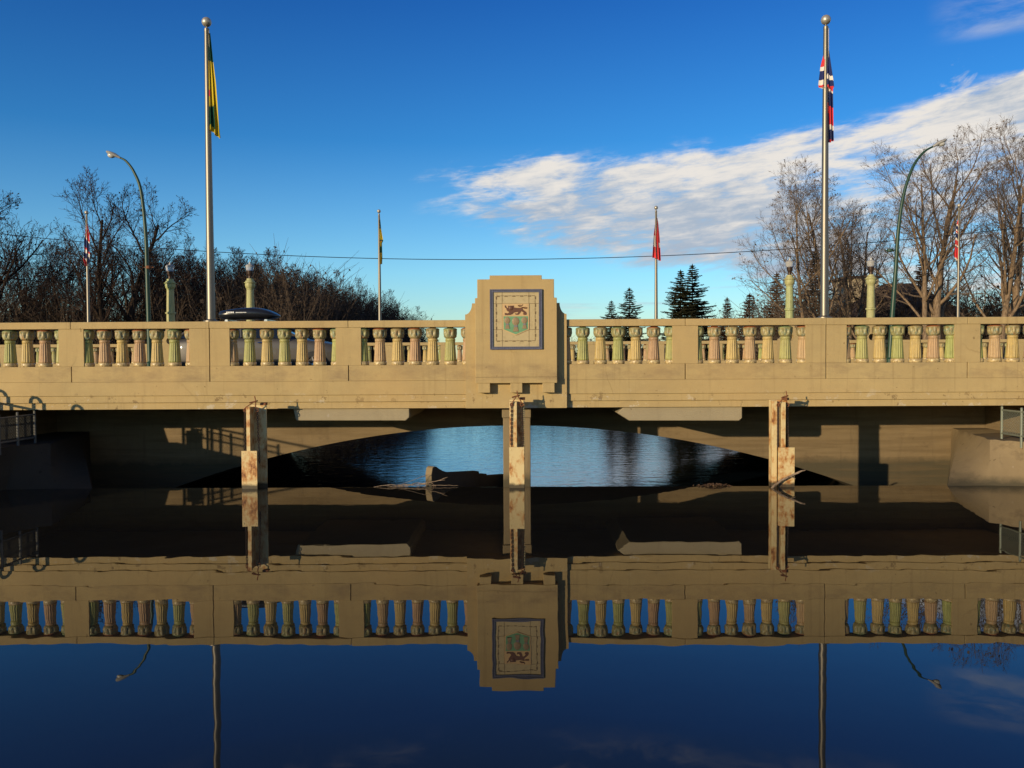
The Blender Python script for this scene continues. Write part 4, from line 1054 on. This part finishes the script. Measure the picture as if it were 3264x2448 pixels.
# the second row, trees nothing tells apart
for x, y, sc, rz in [(-39.1, 66, 1.01, 1.4), (-38.1, 68, 1.11, 3.3), (-28.5, 66, 1.08, 2.2), (-28.9, 70, 1.07, 3.6), (-27.0, 72, 1.05, 3.8), (-25.8, 76, 1.07, 0.4), (-24.0, 78, 1.02, 0.1), (-23.1, 84, 1.05, 5.0), (-22.1, 90, 1.04, 1.6), (-20.8, 96, 1.01, 1.4), (-19.3, 102, 0.95, 6.0), (-17.7, 108, 0.89, 2.8)]:
    plant(tC, 'bare_tree', x, y, 1.4, 'bare dark tree of the hidden second row behind the left trees', GL, sc, rz)
tD = Tree(21, (11, 9, 7, 6), 12.0, 1.0, lean=(-.26, 0), trunkr=.26, fork=.22, wig=.14, up=.07, nleaf=.1, minr=.006, trunks=2, trad=.28).meshes(BL, TL)
tE = Tree(22, (12, 9, 7, 6), 13.5, 1.05, trunkr=.33, fork=.22, wig=.14, up=.07, nleaf=.1, minr=.006, trunks=2, trad=.16).meshes(BL, TL)
tF = Tree(23, (11, 9, 7, 6), 13.5, 1.0, lean=(.22, 0), trunkr=.30, fork=.2, wig=.15, up=.08, nleaf=.1, minr=.006, trunks=2, trad=.2).meshes(BL, TL)
plant(tD, 'bare_tree', 18.2, 52, 1.2, 'bare tan tree leaning left, just left of the tall right flagpole', GR, 1.06, .2)
plant(tE, 'bare_tree', 22.2, 58, 1.2, 'slender bare tan tree right of the tall right flagpole', GR, .94, 2.4)
plant(tE, 'bare_tree', 25.2, 53, 1.2, 'largest bare tan tree, forked trunk, behind the right street lamp', GR, 1.15, 0.0)
plant(tF, 'bare_tree', 29.6, 54, 1.2, 'bare tan tree leaning right, cut by the right edge of the photo', GR, 1.22, .3)
plant(tD, 'bare_tree', 35.5, 57, 1.2, 'bare tan tree outside the right edge, branches reaching in', GR, 1.25, 2.2)

def spruce(seed, H, Rb, needle, gap=.30):
    g = random.Random(seed); T = MB(); C = MB()
    T.tube([(0, 0, -.3), (0, 0, H*.5), (0, 0, H)], [.16, .09, .015], 7)
    z = H*.04
    while z < H*.985:
        f = z/H; Rr = Rb*(1-f)**.80*g.uniform(.62, 1.18)+.10; nb_ = int(6+3*(1-f))
        a0 = g.uniform(0, 6.28)
        for i in range(nb_):
            a = a0+2*pi*i/nb_+g.uniform(-.25, .25); L_ = Rr*g.uniform(.50, 1.18); d = Vector((cos(a), sin(a), 0)); sd_ = Vector((-sin(a), cos(a), 0))
            droop = g.uniform(.10, .28)*(1-f*.8); pts = []
            for q in range(6):
                t = q/5; pts.append(Vector((0, 0, z))+d*(L_*t)+Vector((0, 0, (.25*f*t - droop*sin(t*pi*.62)*1.0+.20*droop*t*t)*L_)))
            C.tube(pts, [.03*(1-.8*q/5)+.004 for q in range(6)], 3, caps=False)
            nn = max(4, int(L_/.13))
            for q in range(nn):
                t = (q+.5)/nn; k_ = min(4, int(t*5)); p = pts[k_].lerp(pts[k_+1], t*5-k_)
                w = (.10+.26*L_*(1-t)**.8*min(1, t*4+.25))*g.uniform(.7, 1.2)
                for s_ in (-1, 1):
                    e = p+sd_*(s_*w)+d*(w*.55)+Vector((0, 0, -w*g.uniform(.15, .6)))
                    hh = g.uniform(.05, .10); v_ = (d*.6+Vector((0, 0, -.7)))*hh
                    C.add([p, p+v_*1.3, e+v_*.5, e], [(0, 1, 2, 3)])
                    C.add([p+d*.05, e+d*.04, e-d*.07, p-d*.06], [(0, 1, 2, 3)])
        z += gap*(.55+.6*(1-f))*g.uniform(.8, 1.2)
    for q in range(10): a = g.uniform(0, 6.28); C.add([(0, 0, H-.5), (.12*cos(a), .12*sin(a), H-.3), (0, 0, H+.1)], [(0, 1, 2)])
    return T.mesh('trunk', BD, True), C.mesh('crown', needle)
sA = spruce(31, 11.0, 3.7, M['needle'], .36); sB = spruce(32, 11.0, 3.5, M['needle'], .34); sC = spruce(33, 9.0, 2.6, M['needle_brown'])
plant(sA, 'spruce_tree', 12.1, 117, 1.2, 'small dark spruce standing leftmost, just right of the pylon', GS, .98, 0, sz=.83)
plant(sA, 'spruce_tree', 13.9, 112, 1.2, 'wider dark spruce beside the smallest one, left of the red and white flag', GS, 1.16, 2, sz=.95)
plant(sB, 'spruce_tree', 18.9, 103, 1.2, 'tall dark spruce, left of a joined pair right of the red and white flag', GS, 1.32, 1, sz=1.07)
plant(sA, 'spruce_tree', 20.9, 106, 1.2, 'tallest dark spruce, right of a joined pair right of the red and white flag', GS, 1.38, 4, sz=1.16)
plant(sC, 'spruce_tree', 24.7, 104, 1.2, 'slim brownish spruce right of the tall spruce pair', GS, 1.0, 3, sz=.95)
plant(sC, 'spruce_tree', 27.4, 104, 1.2, 'brownish pointed spruce between the tall pair and the right lamps', GS, 1.3, 5, sz=1.0)
plant(sC, 'spruce_tree', 21.8, 74, 1.2, 'dark brown spruce behind the lamp left of the tall right flagpole', GS, .95, 1)
plant(sC, 'spruce_tree', 24.4, 72, 1.2, 'tall brown spruce behind the tall right flagpole', GS, 1.14, 2)
plant(sC, 'spruce_tree', 34.2, 74, 1.2, 'brown spruce peeking over the house roof at the right', GS, 1.08, 4)

def thicket(name, label, x0, x1, y0, y1, h0, h1, n_, seed, mat_, zb=1.1, shape=None):
    g = random.Random(seed); b = MB()
    for i in range(n_):
        x = g.uniform(x0, x1); y = y0+(y1-y0)*g.random(); h = g.uniform(h0, h1)*(shape(x) if shape else 1)
        p = Vector((x, y, zb)); d = Vector((g.uniform(-.4, .4), g.uniform(-.4, .4), 1)).normalized(); pts = [p.copy()]
        for q in range(4): d = (d+Vector((g.uniform(-.25, .25), g.uniform(-.25, .25), .05))).normalized(); p = p+d*h/4; pts.append(p.copy())
        b.tube(pts, [.035, .028, .022, .016, .010], 3, caps=False)
        for q in range(9):
            t = g.uniform(.15, 1); k_ = min(3, int(t*4)); c = pts[k_].lerp(pts[k_+1], t*4-k_)
            e = c+Vector((g.uniform(-1, 1), g.uniform(-1, 1), g.uniform(.1, 1.1)))*h*.22
            m_ = c.lerp(e, .5)+Vector((g.uniform(-.1, .1), g.uniform(-.1, .1), g.uniform(-.1, .1)))
            b.tube([c, m_, e], [.016, .012, .007], 3, caps=False)
            if g.random() < .8:
                w = g.uniform(.05, .14); u = Vector((g.uniform(-1, 1), g.uniform(-1, 1), g.uniform(-1, 1)))*w; v_ = Vector((g.uniform(-1, 1), g.uniform(-1, 1), g.uniform(-1, 1)))*w
                b.add([m_-u, m_+v_, m_+u, m_-v_], [(0, 1, 2, 3)])
    o = b.build(name, mat_); tag(o, label, 'thicket', kind='stuff')
thicket('thicket', 'dark brown brush massed under the bare trees on the left bank', -48, -14.5, 57, 76, 3.6, 8.6, 3300, 41, M['brush'], shape=lambda x: 1.0 if x > -26 else .8)
thicket('thicket', 'dark brush along the far part of the left bank behind the car', -24, -11.5, 76, 112, 3.4, 8.4, 2300, 42, M['brush'], shape=lambda x: min(1, max(.4, (-x-7)/9)))
thicket('thicket', 'brown brush massed under the bare trees on the right bank', 20, 50, 60, 80, 3.6, 7.0, 2600, 43, M['brush'])
thicket('thicket', 'low brown brush along the far shore beyond the lake', -14, 60, 106, 122, 2.0, 4.6, 1900, 44, M['brush'], shape=lambda x: .35 if x < -4 else .95 if x < 21.5 else 1.6)

# ------------------------------------------------------------------ house, wire
H = thing('house', 'brown roofed house with a beige wall behind the bare trees at the right', 'house', (29.5, 66, 1.2))
M['stucco'] = simple('beige_stucco', (.42, .34, .22), .9, var=.1); M['shingle'] = simple('brown_shingles', (.07, .042, .028), .9, var=.3, scale=20, bump=.5)
b = MB(); b.box(-4.2, 5.2, 0, 8, 0, 3.6); b.build('wall', M['stucco'], H)
b = MB(); b.box(-1.5, 1.0, 8.01, 12, 0, 8.0); b.build('tower_wall', M['stucco'], H)
b = MB(); b.box(-1.8, 1.2, 7.8, 12.3, 8.001, 8.2); b.build('flat_roof', M['shingle'], H)
b = MB(); b.add([(-5, -.6, 3.45), (6, -.6, 3.45), (6, 8.6, 3.45), (-5, 8.6, 3.45), (-.2, 4, 7.2), (2.2, 4, 7.2)], [(0, 1, 5, 4), (1, 2, 5), (2, 3, 4, 5), (3, 0, 4), (0, 3, 2, 1)]); b.build('roof', M['shingle'], H)
for x in (-2.5, 0, 2.6):
    b = MB(); b.box(x-.55, x+.55, -.03, -.002, 1.1, 2.5); w = b.build('window', M['cream_far'], H)
    b = MB(); b.box(x-.47, x+.47, -.05, -.031, 1.18, 2.42); b.build('pane', M['carglass'], w)
for i, x in enumerate((-46, 46)):
    P = thing('utility_pole', 'wooden utility pole %s holding the sagging wire' % ('hidden in the left trees' if i == 0 else 'hidden in the right trees'), 'utility pole', (x, 50, 1.2))
    b = MB(); b.tube([(0, 0, -.5), (0, 0, 11.6)], [.16, .11], 8); b.build('shaft', M['bark_dark'], P, smooth=True)
    b = MB(); b.box(-.9, .9, -.06, .06, 10.9, 11.05); b.build('cross_arm', M['bark_dark'], P)
b = MB(); pts = []
for i in range(61):
    x = -46+92*i/60; pts.append((x, 50, 8.22+.00195*(x+1.0)**2*(1.0 if x < 0 else .95)))
b.tube(pts, .020, 4); o = b.build('power_line', M['blackplastic']); tag(o, 'thin dark wire sagging across the sky behind the pylon', 'wire')
